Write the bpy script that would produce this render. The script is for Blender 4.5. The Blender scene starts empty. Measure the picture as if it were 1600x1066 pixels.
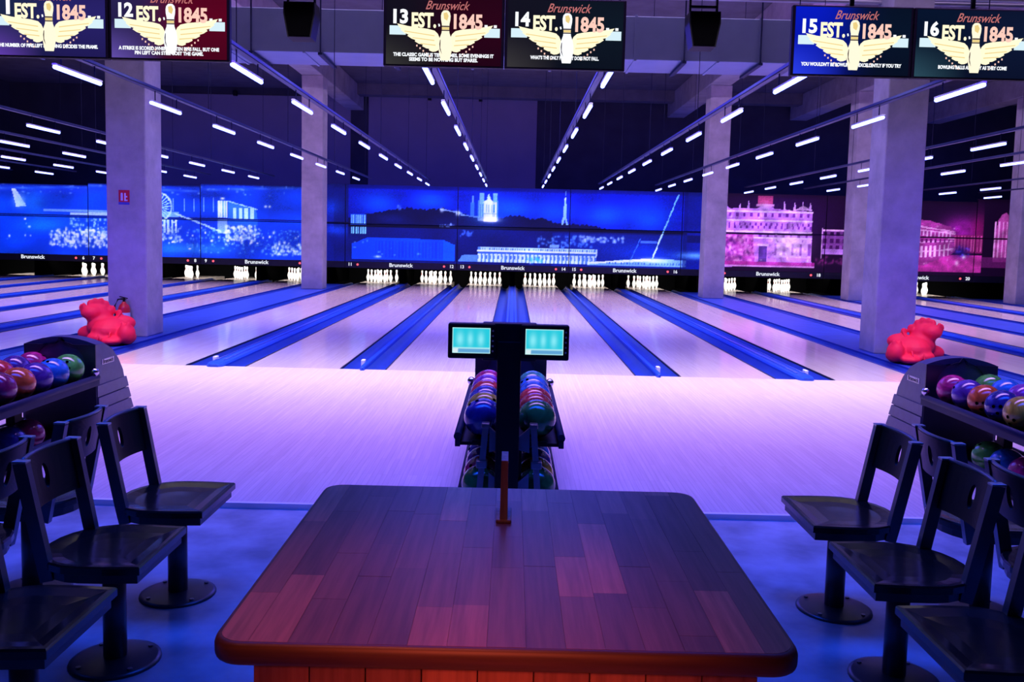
import bpy, bmesh, math, random
import numpy as np
from mathutils import Vector, Matrix
random.seed(7)
RNG = np.random.default_rng(11)
PI = math.pi
scn = bpy.context.scene
COL = scn.collection

# ------------------------------------------------------------------ camera, world, lights, exposure
def cam_basis(pitch, roll, yaw):
    def w(u, v, k):
        c, s = math.cos(roll), math.sin(roll); u, v = c*u + s*v, -s*u + c*v
        X, UP, FW = u, -v, k
        c, s = math.cos(pitch), math.sin(pitch); y, z = c*FW + s*UP, -s*FW + c*UP
        c, s = math.cos(yaw), math.sin(yaw); return Vector((c*X - s*y, s*X + c*y, z))
    return w(1, 0, 0), w(0, -1, 0), w(0, 0, 1)
R_, U_, F_ = cam_basis(0.0866, 0.0236, -0.0007)
cd = bpy.data.cameras.new('camera'); cam = bpy.data.objects.new('camera', cd); COL.objects.link(cam)
cd.sensor_width = 36; cd.lens = 1402.16*36/1600; cd.shift_y = -40.99/1600; cd.clip_end = 200; cd.clip_start = .05
cam.matrix_world = Matrix(((R_.x, U_.x, -F_.x, -0.0055), (R_.y, U_.y, -F_.y, -9.9866), (R_.z, U_.z, -F_.z, 1.5216), (0, 0, 0, 1)))
scn.camera = cam
scn.view_settings.view_transform = 'Standard'; scn.view_settings.look = 'None'
scn.view_settings.exposure = 0.0; scn.view_settings.gamma = 1.0; scn.view_settings.use_curve_mapping = False
scn.cycles.use_denoising = True
scn.cycles.max_bounces = 6; scn.cycles.diffuse_bounces = 3; scn.cycles.glossy_bounces = 3
scn.cycles.caustics_reflective = False; scn.cycles.caustics_refractive = False
scn.cycles.sample_clamp_indirect = 4.0
wd = bpy.data.worlds.new('world'); scn.world = wd; wd.use_nodes = True
wd.node_tree.nodes['Background'].inputs[0].default_value = (.03, .05, .4, 1)
wd.node_tree.nodes['Background'].inputs[1].default_value = .05

def area(name, loc, target, size, power, col, sy=None, spread=None):
    d = bpy.data.lights.new(name, 'AREA'); d.energy = power; d.color = col; d.size = size
    if sy: d.shape = 'RECTANGLE'; d.size_y = sy
    if spread: d.spread = spread
    o = bpy.data.objects.new(name, d); COL.objects.link(o); o.location = loc
    o.rotation_euler = (Vector(target) - Vector(loc)).to_track_quat('-Z', 'Y').to_euler(); return o
def spot(name, loc, target, power, col, angle, blend=.6, r=.12):
    d = bpy.data.lights.new(name, 'SPOT'); d.energy = power; d.color = col; d.spot_size = angle; d.spot_blend = blend; d.shadow_soft_size = r
    o = bpy.data.objects.new(name, d); COL.objects.link(o); o.location = loc
    o.rotation_euler = (Vector(target) - Vector(loc)).to_track_quat('-Z', 'Y').to_euler(); return o
# row of pink-white floods over the foul line
area('approach_flood', (0, -.5, 4.05), (0, -.3, 0), 13, 330, (.82, .68, 1), .5, math.radians(84))
# ultraviolet wash straight down on the lanes
area('lane_wash', (0, 8.8, 5.3), (0, 8.8, 0), 28, 2650, (.70, .49, 1), 13, math.radians(60))
# violet wash on the near part of the approach
area('violet_wash', (0, -3.2, 4.4), (0, -3.0, 0), 11, 175, (.46, .24, 1), 1.0, math.radians(84))
# blue-violet fill added to tint the pillars and lanes
area('house_blue', (0, -2.4, 3.0), (0, 3.0, .5), 22, 170, (.07, .03, 1), .6, math.radians(64))
# added blue fill over the middle lanes, brightening the inner pillar sides
area('centre_blue', (0, 4.6, 3.9), (0, 4.6, 0), 3.5, 330, (.09, .07, 1), 10)
# blue fill added behind the picture panels to wash the back wall
area('back_blue', (0, 17.6, 3.05), (0, 20.6, 4.6), 30, 190, (.03, .06, 1), .3)
# blue house lights over the seating
area('seating_blue', (0, -5.6, 4.6), (0, -5.9, 0), 10, 150, (.008, .075, 1), 1.2, math.radians(84))
# red lamp behind the table
spot('table_lamp', (-.3, -11.2, 2.1), (0, -8.3, .12), 620, (1, .12, .06), math.radians(25), 1., .2)
# warm lamp above the table
spot('table_downlight', (-.5, -9.0, 3.5), (-.2, -8.15, .72), 125, (1, .20, .10), math.radians(29), 1., .15)
# pin deck lights behind the masking units
area('pin_light', (-1, 17.2, .62), (-1, 18.5, .15), 31, 440, (1, .97, .90), .08, math.radians(75))
# pink uplight above the duct
area('pink_uplight', (1, 4.9, 4.95), (1, 8.5, 6.2), 18, 60, (1, .10, .85), .5)
area('blue_uplight', (0, 3.6, 3.25), (0, 3.8, 4.4), 16, 40, (.01, .10, 1), .6)  # blue fill added below the duct to colour its underside

# ------------------------------------------------------------------ materials
MATS = {}
def nt(name):
    m = bpy.data.materials.new(name); m.use_nodes = True; t = m.node_tree; b = t.nodes['Principled BSDF']; MATS[name] = m
    return m, t, b
def N(t, kind, **kw):
    n = t.nodes.new(kind)
    for k, v in kw.items(): setattr(n, k, v)
    return n
def mat(name, col, rough=.5, metal=0., var=.12, scale=8., bump=0., spec=.5, coat=0.):
    if name in MATS: return MATS[name]
    m, t, b = nt(name)
    b.inputs['Roughness'].default_value = rough; b.inputs['Metallic'].default_value = metal
    b.inputs['Specular IOR Level'].default_value = spec; b.inputs['Coat Weight'].default_value = coat
    tc = N(t, 'ShaderNodeTexCoord'); ns = N(t, 'ShaderNodeTexNoise'); ns.inputs['Scale'].default_value = scale; ns.inputs['Detail'].default_value = 5
    t.links.new(tc.outputs['Object'], ns.inputs['Vector'])
    cr = N(t, 'ShaderNodeValToRGB'); a = [max(0, c*(1-var)) for c in col[:3]]; z = [min(1, c*(1+var)) for c in col[:3]]
    cr.color_ramp.elements[0].color = (*a, 1); cr.color_ramp.elements[1].color = (*z, 1)
    cr.color_ramp.elements[0].position = .3; cr.color_ramp.elements[1].position = .7
    t.links.new(ns.outputs['Fac'], cr.inputs['Fac']); t.links.new(cr.outputs['Color'], b.inputs['Base Color'])
    if bump:
        bp = N(t, 'ShaderNodeBump'); bp.inputs['Strength'].default_value = bump; bp.inputs['Distance'].default_value = .01
        t.links.new(ns.outputs['Fac'], bp.inputs['Height']); t.links.new(bp.outputs['Normal'], b.inputs['Normal'])
    return m
def emit(name, col, s=1.):
    if name in MATS: return MATS[name]
    m, t, b = nt(name); b.inputs['Base Color'].default_value = (0.01, .01, .01, 1)
    b.inputs['Emission Color'].default_value = (*col, 1); b.inputs['Emission Strength'].default_value = s; return m
def boards(name, c1, c2, mortar, w, length, rough, coat=0., bumpd=.0):
    """strip flooring: narrow boards running along y"""
    m, t, b = nt(name); tc = N(t, 'ShaderNodeTexCoord'); mp = N(t, 'ShaderNodeMapping'); mp.inputs['Rotation'].default_value = (0, 0, PI/2)
    t.links.new(tc.outputs['Object'], mp.inputs['Vector']); br = N(t, 'ShaderNodeTexBrick'); br.offset = .37; br.offset_frequency = 3
    for k, v in (('Color1', (*c1, 1)), ('Color2', (*c2, 1)), ('Mortar', (*mortar, 1)), ('Scale', 1.), ('Mortar Size', .0012), ('Brick Width', length), ('Row Height', w)):
        br.inputs[k].default_value = v
    t.links.new(mp.outputs['Vector'], br.inputs['Vector'])
    gr = N(t, 'ShaderNodeTexNoise'); gm = N(t, 'ShaderNodeMapping'); gm.inputs['Scale'].default_value = (60, 2.2, 1)
    t.links.new(tc.outputs['Object'], gm.inputs['Vector']); t.links.new(gm.outputs['Vector'], gr.inputs['Vector']); gr.inputs['Scale'].default_value = 1.; gr.inputs['Detail'].default_value = 4
    mx = N(t, 'ShaderNodeMixRGB', blend_type='MULTIPLY'); mx.inputs['Fac'].default_value = .35
    t.links.new(br.outputs['Color'], mx.inputs['Color1']); t.links.new(gr.outputs['Fac'], mx.inputs['Color2'])
    t.links.new(mx.outputs['Color'], b.inputs['Base Color']); b.inputs['Roughness'].default_value = rough; b.inputs['Coat Weight'].default_value = coat
    b.inputs['Coat Roughness'].default_value = .08; return m
M_app = boards('approach_wood', (.86, .74, .74), (.78, .65, .66), (.62, .5, .52), .032, 1.1, .36)
M_lane = boards('lane_wood', (.95, .80, .76), (.88, .72, .69), (.8, .62, .6), .027, 2.4, .22, .55)
def plank_wood(name, dark, mid, light, rough=.38, axis=1, coat=0.):
    """hardwood staves: every object gets its own tone, grain along one axis"""
    m, t, b = nt(name); oi = N(t, 'ShaderNodeObjectInfo'); cr = N(t, 'ShaderNodeValToRGB')
    e = cr.color_ramp.elements; e[0].color = (*dark, 1); e[1].color = (*light, 1); e[1].position = 1.; k = e.new(.64); k.color = (*mid, 1)
    t.links.new(oi.outputs['Random'], cr.inputs['Fac'])
    tc = N(t, 'ShaderNodeTexCoord'); mp = N(t, 'ShaderNodeMapping'); sc = [70, 70, 70]; sc[axis] = 3.5; mp.inputs['Scale'].default_value = sc
    t.links.new(tc.outputs['Object'], mp.inputs['Vector']); ns = N(t, 'ShaderNodeTexNoise'); ns.inputs['Scale'].default_value = 1; ns.inputs['Detail'].default_value = 6
    t.links.new(mp.outputs['Vector'], ns.inputs['Vector']); c2 = N(t, 'ShaderNodeValToRGB'); c2.color_ramp.elements[0].color = (.5, .45, .42, 1); c2.color_ramp.elements[0].position = .3; c2.color_ramp.elements[1].position = .65
    t.links.new(ns.outputs['Fac'], c2.inputs['Fac']); mx = N(t, 'ShaderNodeMixRGB', blend_type='MULTIPLY'); mx.inputs['Fac'].default_value = .8
    t.links.new(cr.outputs['Color'], mx.inputs['Color1']); t.links.new(c2.outputs['Color'], mx.inputs['Color2']); t.links.new(mx.outputs['Color'], b.inputs['Base Color'])
    b.inputs['Roughness'].default_value = rough; b.inputs['Coat Weight'].default_value = coat; b.inputs['Coat Roughness'].default_value = .12; return m
M_table = plank_wood('table_wood', (.19, .075, .06), (.28, .11, .08), (.68, .25, .15))
M_tedge = plank_wood('table_edge_wood', (.10, .045, .035), (.11, .048, .037), (.12, .05, .04), .45, 0)
M_tpanel = plank_wood('table_panel_wood', (.28, .11, .07), (.36, .14, .085), (.44, .18, .10), .5, 2)
M_holder = plank_wood('holder_wood', (.36, .27, .24), (.40, .3, .26), (.44, .33, .28), .5, 2)
M_conc = mat('polished_concrete', (.34, .40, .46), .24, 0, .38, 3.2, .05, .35)
def concrete(name, col, rough=.8):
    m, t, b = nt(name); tc = N(t, 'ShaderNodeTexCoord'); n1 = N(t, 'ShaderNodeTexNoise'); n1.inputs['Scale'].default_value = 2.2; n1.inputs['Detail'].default_value = 8; n1.inputs['Roughness'].default_value = .65
    n2 = N(t, 'ShaderNodeTexVoronoi'); n2.inputs['Scale'].default_value = 26
    for n in (n1, n2): t.links.new(tc.outputs['Object'], n.inputs['Vector'])
    cr = N(t, 'ShaderNodeValToRGB'); e = cr.color_ramp.elements; e[0].position = .3; e[1].position = .72
    e[0].color = (*[c*.72 for c in col], 1); e[1].color = (*[min(1, c*1.18) for c in col], 1); t.links.new(n1.outputs['Fac'], cr.inputs['Fac'])
    pr = N(t, 'ShaderNodeValToRGB'); pr.color_ramp.elements[0].position = .03; pr.color_ramp.elements[0].color = (.6, .6, .6, 1); pr.color_ramp.elements[1].position = .09
    t.links.new(n2.outputs['Distance'], pr.inputs['Fac']); mx = N(t, 'ShaderNodeMixRGB', blend_type='MULTIPLY'); mx.inputs['Fac'].default_value = .5
    t.links.new(cr.outputs['Color'], mx.inputs['Color1']); t.links.new(pr.outputs['Color'], mx.inputs['Color2']); t.links.new(mx.outputs['Color'], b.inputs['Base Color'])
    bp = N(t, 'ShaderNodeBump'); bp.inputs['Strength'].default_value = .15; bp.inputs['Distance'].default_value = .02; t.links.new(n1.outputs['Fac'], bp.inputs['Height']); t.links.new(bp.outputs['Normal'], b.inputs['Normal'])
    b.inputs['Roughness'].default_value = rough; return m
M_pillar = concrete('pillar_concrete', (.50, .49, .52))
M_ceil = concrete('ceiling_concrete', (.10, .105, .13))
M_beam = concrete('beam_concrete', (.34, .34, .38))
M_wall = mat('back_wall_paint', (.03, .035, .05), .8, 0, .2, 1.5)
M_wallp = mat('back_wall_panel', (.22, .20, .27), .7, 0, .06, 1.2)
M_duct = mat('duct_steel', (.24, .29, .42), .45, .4, .06, 3)
M_gutter = mat('blue_gutter', (.012, .045, .36), .32, 0, .1, 4)
M_cap = mat('blue_cap', (.012, .075, .62), .3, 0, .08, 4)
M_zone = mat('blue_floor_panel', (.012, .05, .42), .4, 0, .15, 3)
M_black = mat('black_plastic', (.005, .005, .007), .5, 0, .2, 12, 0., .2)
M_pit = mat('pit_black', (.0012, .0012, .0014), 1., 0, .1, 5, 0., .0)
M_dark = mat('dark_board', (.012, .014, .03), .5, 0, .2, 6)
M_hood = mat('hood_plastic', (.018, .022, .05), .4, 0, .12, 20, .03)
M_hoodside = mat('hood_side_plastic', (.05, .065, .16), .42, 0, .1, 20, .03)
M_rail = mat('rail_dark', (.015, .022, .06), .55, 0, .1, 8, 0., .2)
M_steel = mat('chair_steel', (.16, .18, .22), .3, .6, .1, 10)
M_steeld = mat('pedestal_steel', (.07, .08, .09), .32, .5, .15, 9)
M_seat = plank_wood('seat_wood', (.020, .012, .011), (.024, .014, .012), (.028, .016, .014), .24, 0, .3)
M_back = mat('back_wood', (.008, .006, .007), .45, 0, .2, 9)
M_chrome = mat('chrome', (.7, .7, .75), .18, 1, .04, 6)
M_alu = mat('aluminium', (.62, .62, .66), .3, .7, .05, 6)
M_white = mat('white_print', (.85, .85, .88), .5, 0, .03, 6)
M_pin = mat('pin_white', (.88, .86, .80), .25, 0, .03, 6)
M_pinred = mat('pin_red', (.7, .02, .02), .3, 0, .05, 6)
M_fire = mat('fire_red', (.7, .02, .03), .3, 0, .06, 6)
M_dino = mat('ramp_red', (1., .014, .06), .6, 0, .04, 4, 0., .25)
M_tray = mat('cable_tray', (.09, .11, .22), .4, .5, .06, 6)
M_tube = emit('tube_glow', (.15, .20, 1), 11)
M_txt = emit('backlit_letter', (.85, .9, 1), 1.0)
M_redl = emit('lamp_red', (1, .10, .14), 1.6)
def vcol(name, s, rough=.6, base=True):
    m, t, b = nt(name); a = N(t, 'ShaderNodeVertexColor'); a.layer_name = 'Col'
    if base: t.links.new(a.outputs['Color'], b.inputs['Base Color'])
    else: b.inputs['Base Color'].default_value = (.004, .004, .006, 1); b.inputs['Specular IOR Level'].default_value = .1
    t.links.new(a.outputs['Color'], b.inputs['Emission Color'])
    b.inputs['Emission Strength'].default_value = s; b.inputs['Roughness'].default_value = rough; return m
M_mural = vcol('mural_print_glow', .92, .7)  # printed picture given its own glow in place of ultraviolet light
M_screen = vcol('screen_picture', 1.0, .4, False)

# ------------------------------------------------------------------ mesh helpers
class MB:
    def __init__(s): s.v = []; s.f = []; s.m = []; s.sm = []; s.mi = 0; s.smooth = False
    def add(s, vs, fs, smooth=None):
        o = len(s.v); s.v += [tuple(v) for v in vs]
        for f in fs: s.f.append([i+o for i in f]); s.m.append(s.mi); s.sm.append(s.smooth if smooth is None else smooth)
        return s
    def box(s, x0, x1, y0, y1, z0, z1, b=0.):
        if b <= 0:
            return s.add([(x, y, z) for z in (z0, z1) for y in (y0, y1) for x in (x0, x1)], [(0, 2, 3, 1), (4, 5, 7, 6), (0, 1, 5, 4), (2, 6, 7, 3), (0, 4, 6, 2), (1, 3, 7, 5)])
        b = min(b, (x1-x0)*.49, (y1-y0)*.49, (z1-z0)*.49)
        bm = bmesh.new(); bmesh.ops.create_cube(bm, size=1.)
        for v in bm.verts: v.co = Vector(((x0+x1)/2 + v.co.x*(x1-x0), (y0+y1)/2 + v.co.y*(y1-y0), (z0+z1)/2 + v.co.z*(z1-z0)))
        bmesh.ops.bevel(bm, geom=bm.edges[:], offset=b, segments=2, affect='EDGES', profile=.5)
        return s.bm(bm)
    def bm(s, bm, smooth=None):
        bm.verts.index_update(); s.add([v.co[:] for v in bm.verts], [[v.index for v in f.verts] for f in bm.faces], smooth); bm.free(); return s
    def prism(s, poly, h0, h1, ax='z'):
        """poly: 2D outline; ax z:(x,y) x:(y,z) y:(x,z)"""
        P = {'z': lambda a, b, h: (a, b, h), 'x': lambda a, b, h: (h, a, b), 'y': lambda a, b, h: (a, h, b)}[ax]
        n = len(poly); vs = [P(a, b, h0) for a, b in poly] + [P(a, b, h1) for a, b in poly]
        fs = [list(range(n)), list(range(2*n-1, n-1, -1))] + [(i, i+n, (i+1) % n+n, (i+1) % n) for i in range(n)]
        return s.add(vs, fs)
    def tube(s, pts, r, n=10, caps=True, smooth=True):
        pts = [Vector(p) for p in pts]; rs = r if isinstance(r, (list, tuple)) else [r]*len(pts); vs = []; fs = []
        for i, p in enumerate(pts):
            d = (pts[min(i+1, len(pts)-1)] - pts[max(i-1, 0)]).normalized(); a = Vector((0, 0, 1)) if abs(d.z) < .9 else Vector((1, 0, 0))
            u = d.cross(a).normalized(); w = d.cross(u)
            for k in range(n): t = 2*PI*k/n; vs.append(p + (u*math.cos(t) + w*math.sin(t))*rs[i])
        for i in range(len(pts)-1):
            for k in range(n): fs.append((i*n+k, i*n+(k+1) % n, (i+1)*n+(k+1) % n, (i+1)*n+k))
        s.add(vs, fs, smooth)
        if caps:
            o = len(s.v) - len(vs); m = len(pts)-1
            s.f += [[o+k for k in range(n)][::-1], [o+m*n+k for k in range(n)]]; s.m += [s.mi]*2; s.sm += [False]*2
        return s
    def bar(s, p0, p1, w, h, up=(0, 0, 1)):
        p0, p1 = Vector(p0), Vector(p1); d = (p1-p0).normalized(); u = d.cross(Vector(up)).normalized(); v = u.cross(d)
        vs = [p + u*a*w/2 + v*b*h/2 for p in (p0, p1) for a, b in ((-1, -1), (1, -1), (1, 1), (-1, 1))]
        return s.add(vs, [(0, 1, 2, 3), (7, 6, 5, 4), (0, 4, 5, 1), (1, 5, 6, 2), (2, 6, 7, 3), (3, 7, 4, 0)])
    def lathe(s, prof, n=20, c=(0, 0, 0), smooth=True):
        vs = []; fs = []
        for r, z in prof:
            for k in range(n): t = 2*PI*k/n; vs.append((c[0]+r*math.cos(t), c[1]+r*math.sin(t), c[2]+z))
        for i in range(len(prof)-1):
            for k in range(n): fs.append((i*n+k, i*n+(k+1) % n, (i+1)*n+(k+1) % n, (i+1)*n+k))
        return s.add(vs, fs, smooth)
    def sphere(s, c, r, u=20, v=12, sc=(1, 1, 1)):
        bm = bmesh.new(); bmesh.ops.create_uvsphere(bm, u_segments=u, v_segments=v, radius=r)
        for w in bm.verts: w.co = Vector((c[0]+w.co.x*sc[0], c[1]+w.co.y*sc[1], c[2]+w.co.z*sc[2]))
        return s.bm(bm, True)
    def mesh(s, name, mats):
        me = bpy.data.meshes.new(name); me.from_pydata(s.v, [], s.f)
        for m in (mats if isinstance(mats, (list, tuple)) else [mats]): me.materials.append(m)
        me.polygons.foreach_set('material_index', s.m); me.polygons.foreach_set('use_smooth', s.sm)
        bm = bmesh.new(); bm.from_mesh(me); bmesh.ops.recalc_face_normals(bm, faces=bm.faces[:]); bm.to_mesh(me); bm.free(); me.update()
        return me
    def build(s, name, mats, parent=None):
        return obj(name, s.mesh(name, mats), parent)
def obj(name, me, parent=None, loc=None):
    o = bpy.data.objects.new(name, me); COL.objects.link(o)
    if parent: o.parent = parent
    if loc: o.location = loc
    return o
def tag(o, label, cat, group=None):
    o['label'] = label; o['category'] = cat
    if group: o['group'] = group
    return o
def thing(name, label, cat, loc=(0, 0, 0), rz=0, group=None):
    o = bpy.data.objects.new(name, None); COL.objects.link(o); o.empty_display_size = .1; o.location = loc; o.rotation_euler = (0, 0, rz)
    return tag(o, label, cat, group)
def struct(o, label=None):
    o['kind'] = 'structure'
    if label: o['label'] = label
    return o
KIDS = {}
def kids(o): return [c for c in COL.objects if c.parent == o]
def dup(root, loc, rz, label, group=None):
    r = root.copy(); COL.objects.link(r); r.location = loc; r.rotation_euler = (0, 0, rz); r['label'] = label
    if group: r['group'] = group
    if root.name not in KIDS: KIDS[root.name] = [(c, kids(c)) for c in kids(root)]
    for c, gs in KIDS[root.name]:
        d = c.copy(); COL.objects.link(d); d.parent = r
        for g in gs: e = g.copy(); COL.objects.link(e); e.parent = d
    return r
def text_mesh(txt, size, m, extrude=.002, bold=0., shear=0., width=None):
    cu = bpy.data.curves.new('lettering', 'FONT'); cu.body = txt; cu.size = size; cu.extrude = extrude; cu.offset = bold; cu.shear = shear
    cu.align_x = 'CENTER'; cu.align_y = 'CENTER'; cu.resolution_u = 3
    o = bpy.data.objects.new('lettering', cu); COL.objects.link(o); dg = bpy.context.evaluated_depsgraph_get(); dg.update()
    me = bpy.data.meshes.new_from_object(o.evaluated_get(dg)); bpy.data.objects.remove(o); bpy.data.curves.remove(cu)
    if width and len(me.vertices):
        xs = [v.co.x for v in me.vertices]; k = width/max(1e-6, max(xs)-min(xs))
        for v in me.vertices: v.co.x *= k
    me.materials.clear(); me.materials.append(m); me.name = 'lettering'; return me
def wall_text(txt, size, m, x, y, z, parent, name='lettering', **k):
    o = obj(name, text_mesh(txt, size, m, **k), parent, (x, y, z)); o.rotation_euler = (PI/2, 0, 0); return o

# ------------------------------------------------------------------ layout
NW = dict(zip(range(5, 21), 'five six seven eight nine ten eleven twelve thirteen fourteen fifteen sixteen seventeen eighteen nineteen twenty'.split()))
def nw(s): return ' '.join(NW[int(w)] if w.isdigit() and int(w) in NW else w for w in s.split())
LW = 1.066; W1 = .668; W2 = .51
PAIR = {5: -14.2, 7: -10.89, 9: -7.58, 11: -3.31, 13: 0., 15: 3.31, 17: 7.55, 19: 11.97}
LC = {}
for n, c in PAIR.items(): LC[n] = c - (W1+LW)/2; LC[n+1] = c + (W1+LW)/2
YM = 16.6; YEND = 19.6

# ------------------------------------------------------------------ room shell
FZ = -.03
b = MB(); b.box(-17, 17, -12, -5.06, FZ-.1, FZ); struct(b.build('floor', M_conc), 'polished grey concrete floor under the tables and stools')
b = MB(); b.box(-17, 17, -5.05, 0, -.1, 0); struct(b.build('approach_floor', M_app), 'pale strip wood approach in front of the lanes')
b = MB(); b.box(-17, 17, -5.075, -5.045, -.09, .003, .002); struct(b.build('trim_1', M_white), 'thin metal strip along the edge of the approach')
b = MB(); b.box(-17, 17, 0, 20.6, -.35, -.14); struct(b.build('floor_under_lanes', M_pit), 'dark sub floor under the lanes')
lane_me = None
for n, x in LC.items():
    if lane_me is None:
        b = MB(); b.box(-LW/2, LW/2, .002, YEND, -.14, 0); lane_me = b.mesh('lane', M_lane)
    o = obj('lane', lane_me, None, (x, 0, 0)); struct(o, f'pale wooden bowling lane {NW[n]} running to its pins')
# back wall, ceiling, side walls
wb = MB(); wb.box(-17, 17, 20.6, 20.8, -.2, 6.4); wall = struct(wb.build('wall_back', M_wall), 'dark back wall above the picture panels')
for x0, x1, z1 in ((-4.95, .70, 6.12), (-6.4, -5.55, 6.1), (-12.0, -6.9, 6.05)):
    b = MB(); b.box(x0, x1, 20.56, 20.6, 2.6, z1, .01); b.build('wall_panel', M_wallp, wall)
for px in (-2.9, -1.2, -9.4):
    b = MB(); b.box(px-.06, px+.06, 20.42, 20.57, 6.0, 6.16, .01); b.build('wall_bracket', M_black, wall)
b = MB(); b.box(-17, 17, -12, 20.8, 6.3, 6.5); struct(b.build('ceiling', M_ceil), 'dark concrete ceiling')
for nm, x in (('wall_left', -17.1), ('wall_right', 17.1)):
    b = MB(); b.box(x-.1, x+.1, -12, 20.8, -.2, 6.4); struct(b.build(nm, M_wall), 'dark side wall')
b = MB(); b.box(-17, 17, -12.2, -12, -.2, 6.4); struct(b.build('wall_front', M_wall), 'dark wall behind the seating')
for nm, x0, x1 in (('beam', -5.65, -5.1), ('beam', 5.05, 5.62), ('beam', 9.15, 9.72), ('beam', 13.65, 14.2)):
    b = MB(); b.box(x0, x1, -6, 20.5, 5.62, 6.3, .02); struct(b.build(nm, M_beam), 'concrete ceiling beam over a row of pillars')
for x0, x1 in ((-5.1, 5.05), (5.62, 9.15)):
    b = MB(); b.box(x0, x1, 19.2, 19.7, 5.95, 6.3, .01); struct(b.build('crossbeam', M_ceil), 'concrete crossbeam near the back wall')
PIL = [(-5.65, -5.1, 2.52, 3.10, 'wide concrete pillar standing behind the left red ramp'), (5.1, 5.66, 2.55, 3.10, 'wide concrete pillar standing behind the right red ramp'),
       (-5.64, -5.08, 13.95, 14.55, 'concrete pillar beside lane 11 near the picture panels'), (5.1, 5.66, 14.0, 14.6, 'concrete pillar beside lane 16 near the picture panels'),
       (9.15, 9.72, 14.4, 15.0, 'concrete pillar half hidden by the nearer right pillar'), (13.69, 14.25, 14.4, 15.0, 'concrete pillar at the far right edge')]
for x0, x1, y0, y1, lb in PIL:
    b = MB(); b.box(x0, x1, y0, y1, 0, 5.62, .018); struct(b.build('pillar', M_pillar), lb)
for x0, x1 in ((-5.93, -4.96), (4.96, 5.90), (9.2, 10.32), (13.62, 16.9)):
    b = MB(); b.box(x0, x1, .0, YM+.1, -.12, .004); struct(b.build('floor_panel', M_zone), 'flat blue floor panel between lane pairs')
b = MB(); b.box(-17, 17, YEND+.02, YEND+.1, -.14, 1.0); struct(b.build('pit_wall', M_pit), 'black back of the pin pits')

b = MB(); b.box(-17, 17, YM+.07, YEND+.02, 1.0, 1.04); struct(b.build('pit_light_block', M_pit), 'unseen black cover added over the pin pits to block light')  # added lid, keeps the pin light off the back wall

# ------------------------------------------------------------------ gutters and dividers
def gutter(b, x0, x1, y0=0.0, y1=YM+1.2):
    n = 8; xs = [x0 + (x1-x0)*i/n for i in range(n+1)]; zs = [-.006 - .085*math.sin(PI*i/n)**.7 for i in range(n+1)]
    vs = [(x, y, z) for y in (y0, y1) for x, z in zip(xs, zs)]; m = n+1
    b.add(vs, [(i, i+1, m+i+1, m+i) for i in range(n)], True)
    b.add([(x0, y0, -.006), (x1, y0, -.006)] + [(x, y0, z) for x, z in zip(xs[::-1], zs[::-1])][1:-1], [list(range(2 + n-1))], False)
def cap(b, w, y0, y1, h, nose):
    prof = [(-w/2, -.09), (-w/2, h*.35), (-w/2*.86, h*.8), (-w/2*.6, h), (w/2*.6, h), (w/2*.86, h*.8), (w/2, h*.35), (w/2, -.09)]
    secs = [(y1, 1., 1.), (y0+nose, 1., 1.)] + [(y0+nose*(1-math.sin(a)), math.cos(a)**.6, .55+.45*math.cos(a)) for a in (.35, .7, 1.0, 1.25)]
    vs = []; m = len(prof)
    for y, kx, kz in secs: vs += [(x*kx, y, z*kz if z > 0 else z) for x, z in prof]
    fs = [(i*m+k, i*m+k+1, (i+1)*m+k+1, (i+1)*m+k) for i in range(len(secs)-1) for k in range(m-1)] + [[(len(secs)-1)*m+k for k in range(m)], [k for k in range(m)]]
    b.add(vs, fs, False)
def divider(x, w, lab, side):
    t = thing('lane_divider', nw(lab), 'lane divider', (x, 0, 0))
    cw = w - .47 + .012
    for sx in (-1, 1):
        g = MB(); gutter(g, *sorted((sx*w/2, sx*cw/2))); g.build('gutter', M_gutter, t)
    c = MB(); cap(c, cw, -.10, YM+1.0, .045, .16 if cw > .1 else .06); c.build('divider_cap', M_cap, t)
    e = MB()
    for sx in (-1, 1): e.box(sx*w/2-.006, sx*w/2+.006, .001, YM+1.0, -.02, .006)
    e.build('gutter_edge', M_dark, t)
    if cw > .1:
        k = MB()
        for sx in (-.045, .045): k.tube([(sx, .15, .046), (sx, YM, .046)], .008, 6)
        k.build('ball_return_track', M_gutter, t)
    s = MB(); s.box(side*(cw/2+.05)-.022, side*(cw/2+.05)+.022, .42, .52, -.03, .045, .008); s.build('foul_sensor', M_white, t)
names = {0.: 'blue divider between lanes 13 and 14 behind the twin console', -3.31: 'blue divider with wide rounded nose between lanes 11 and 12', 3.31: 'blue divider with wide rounded nose between lanes 15 and 16',
         -7.58: 'dark blue divider between lanes 9 and 10', -10.89: 'dark blue divider between lanes 7 and 8', -14.2: 'dark blue divider between lanes 5 and 6', 7.55: 'dark blue divider between lanes 17 and 18', 11.97: 'dark blue divider between lanes 19 and 20'}
for x, lb in names.items(): divider(x, W1, lb, -1 if x <= 0 else 1)
for x, lb in ((-1.655, 'narrow blue divider with small tip between lanes 12 and 13'), (1.655, 'narrow blue divider with small tip between lanes 14 and 15'), (-9.235, 'narrow blue divider between lanes 8 and 9'), (-12.545, 'narrow blue divider between lanes 6 and 7')):
    divider(x, W2, lb, -1 if x <= 0 else 1)
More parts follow.
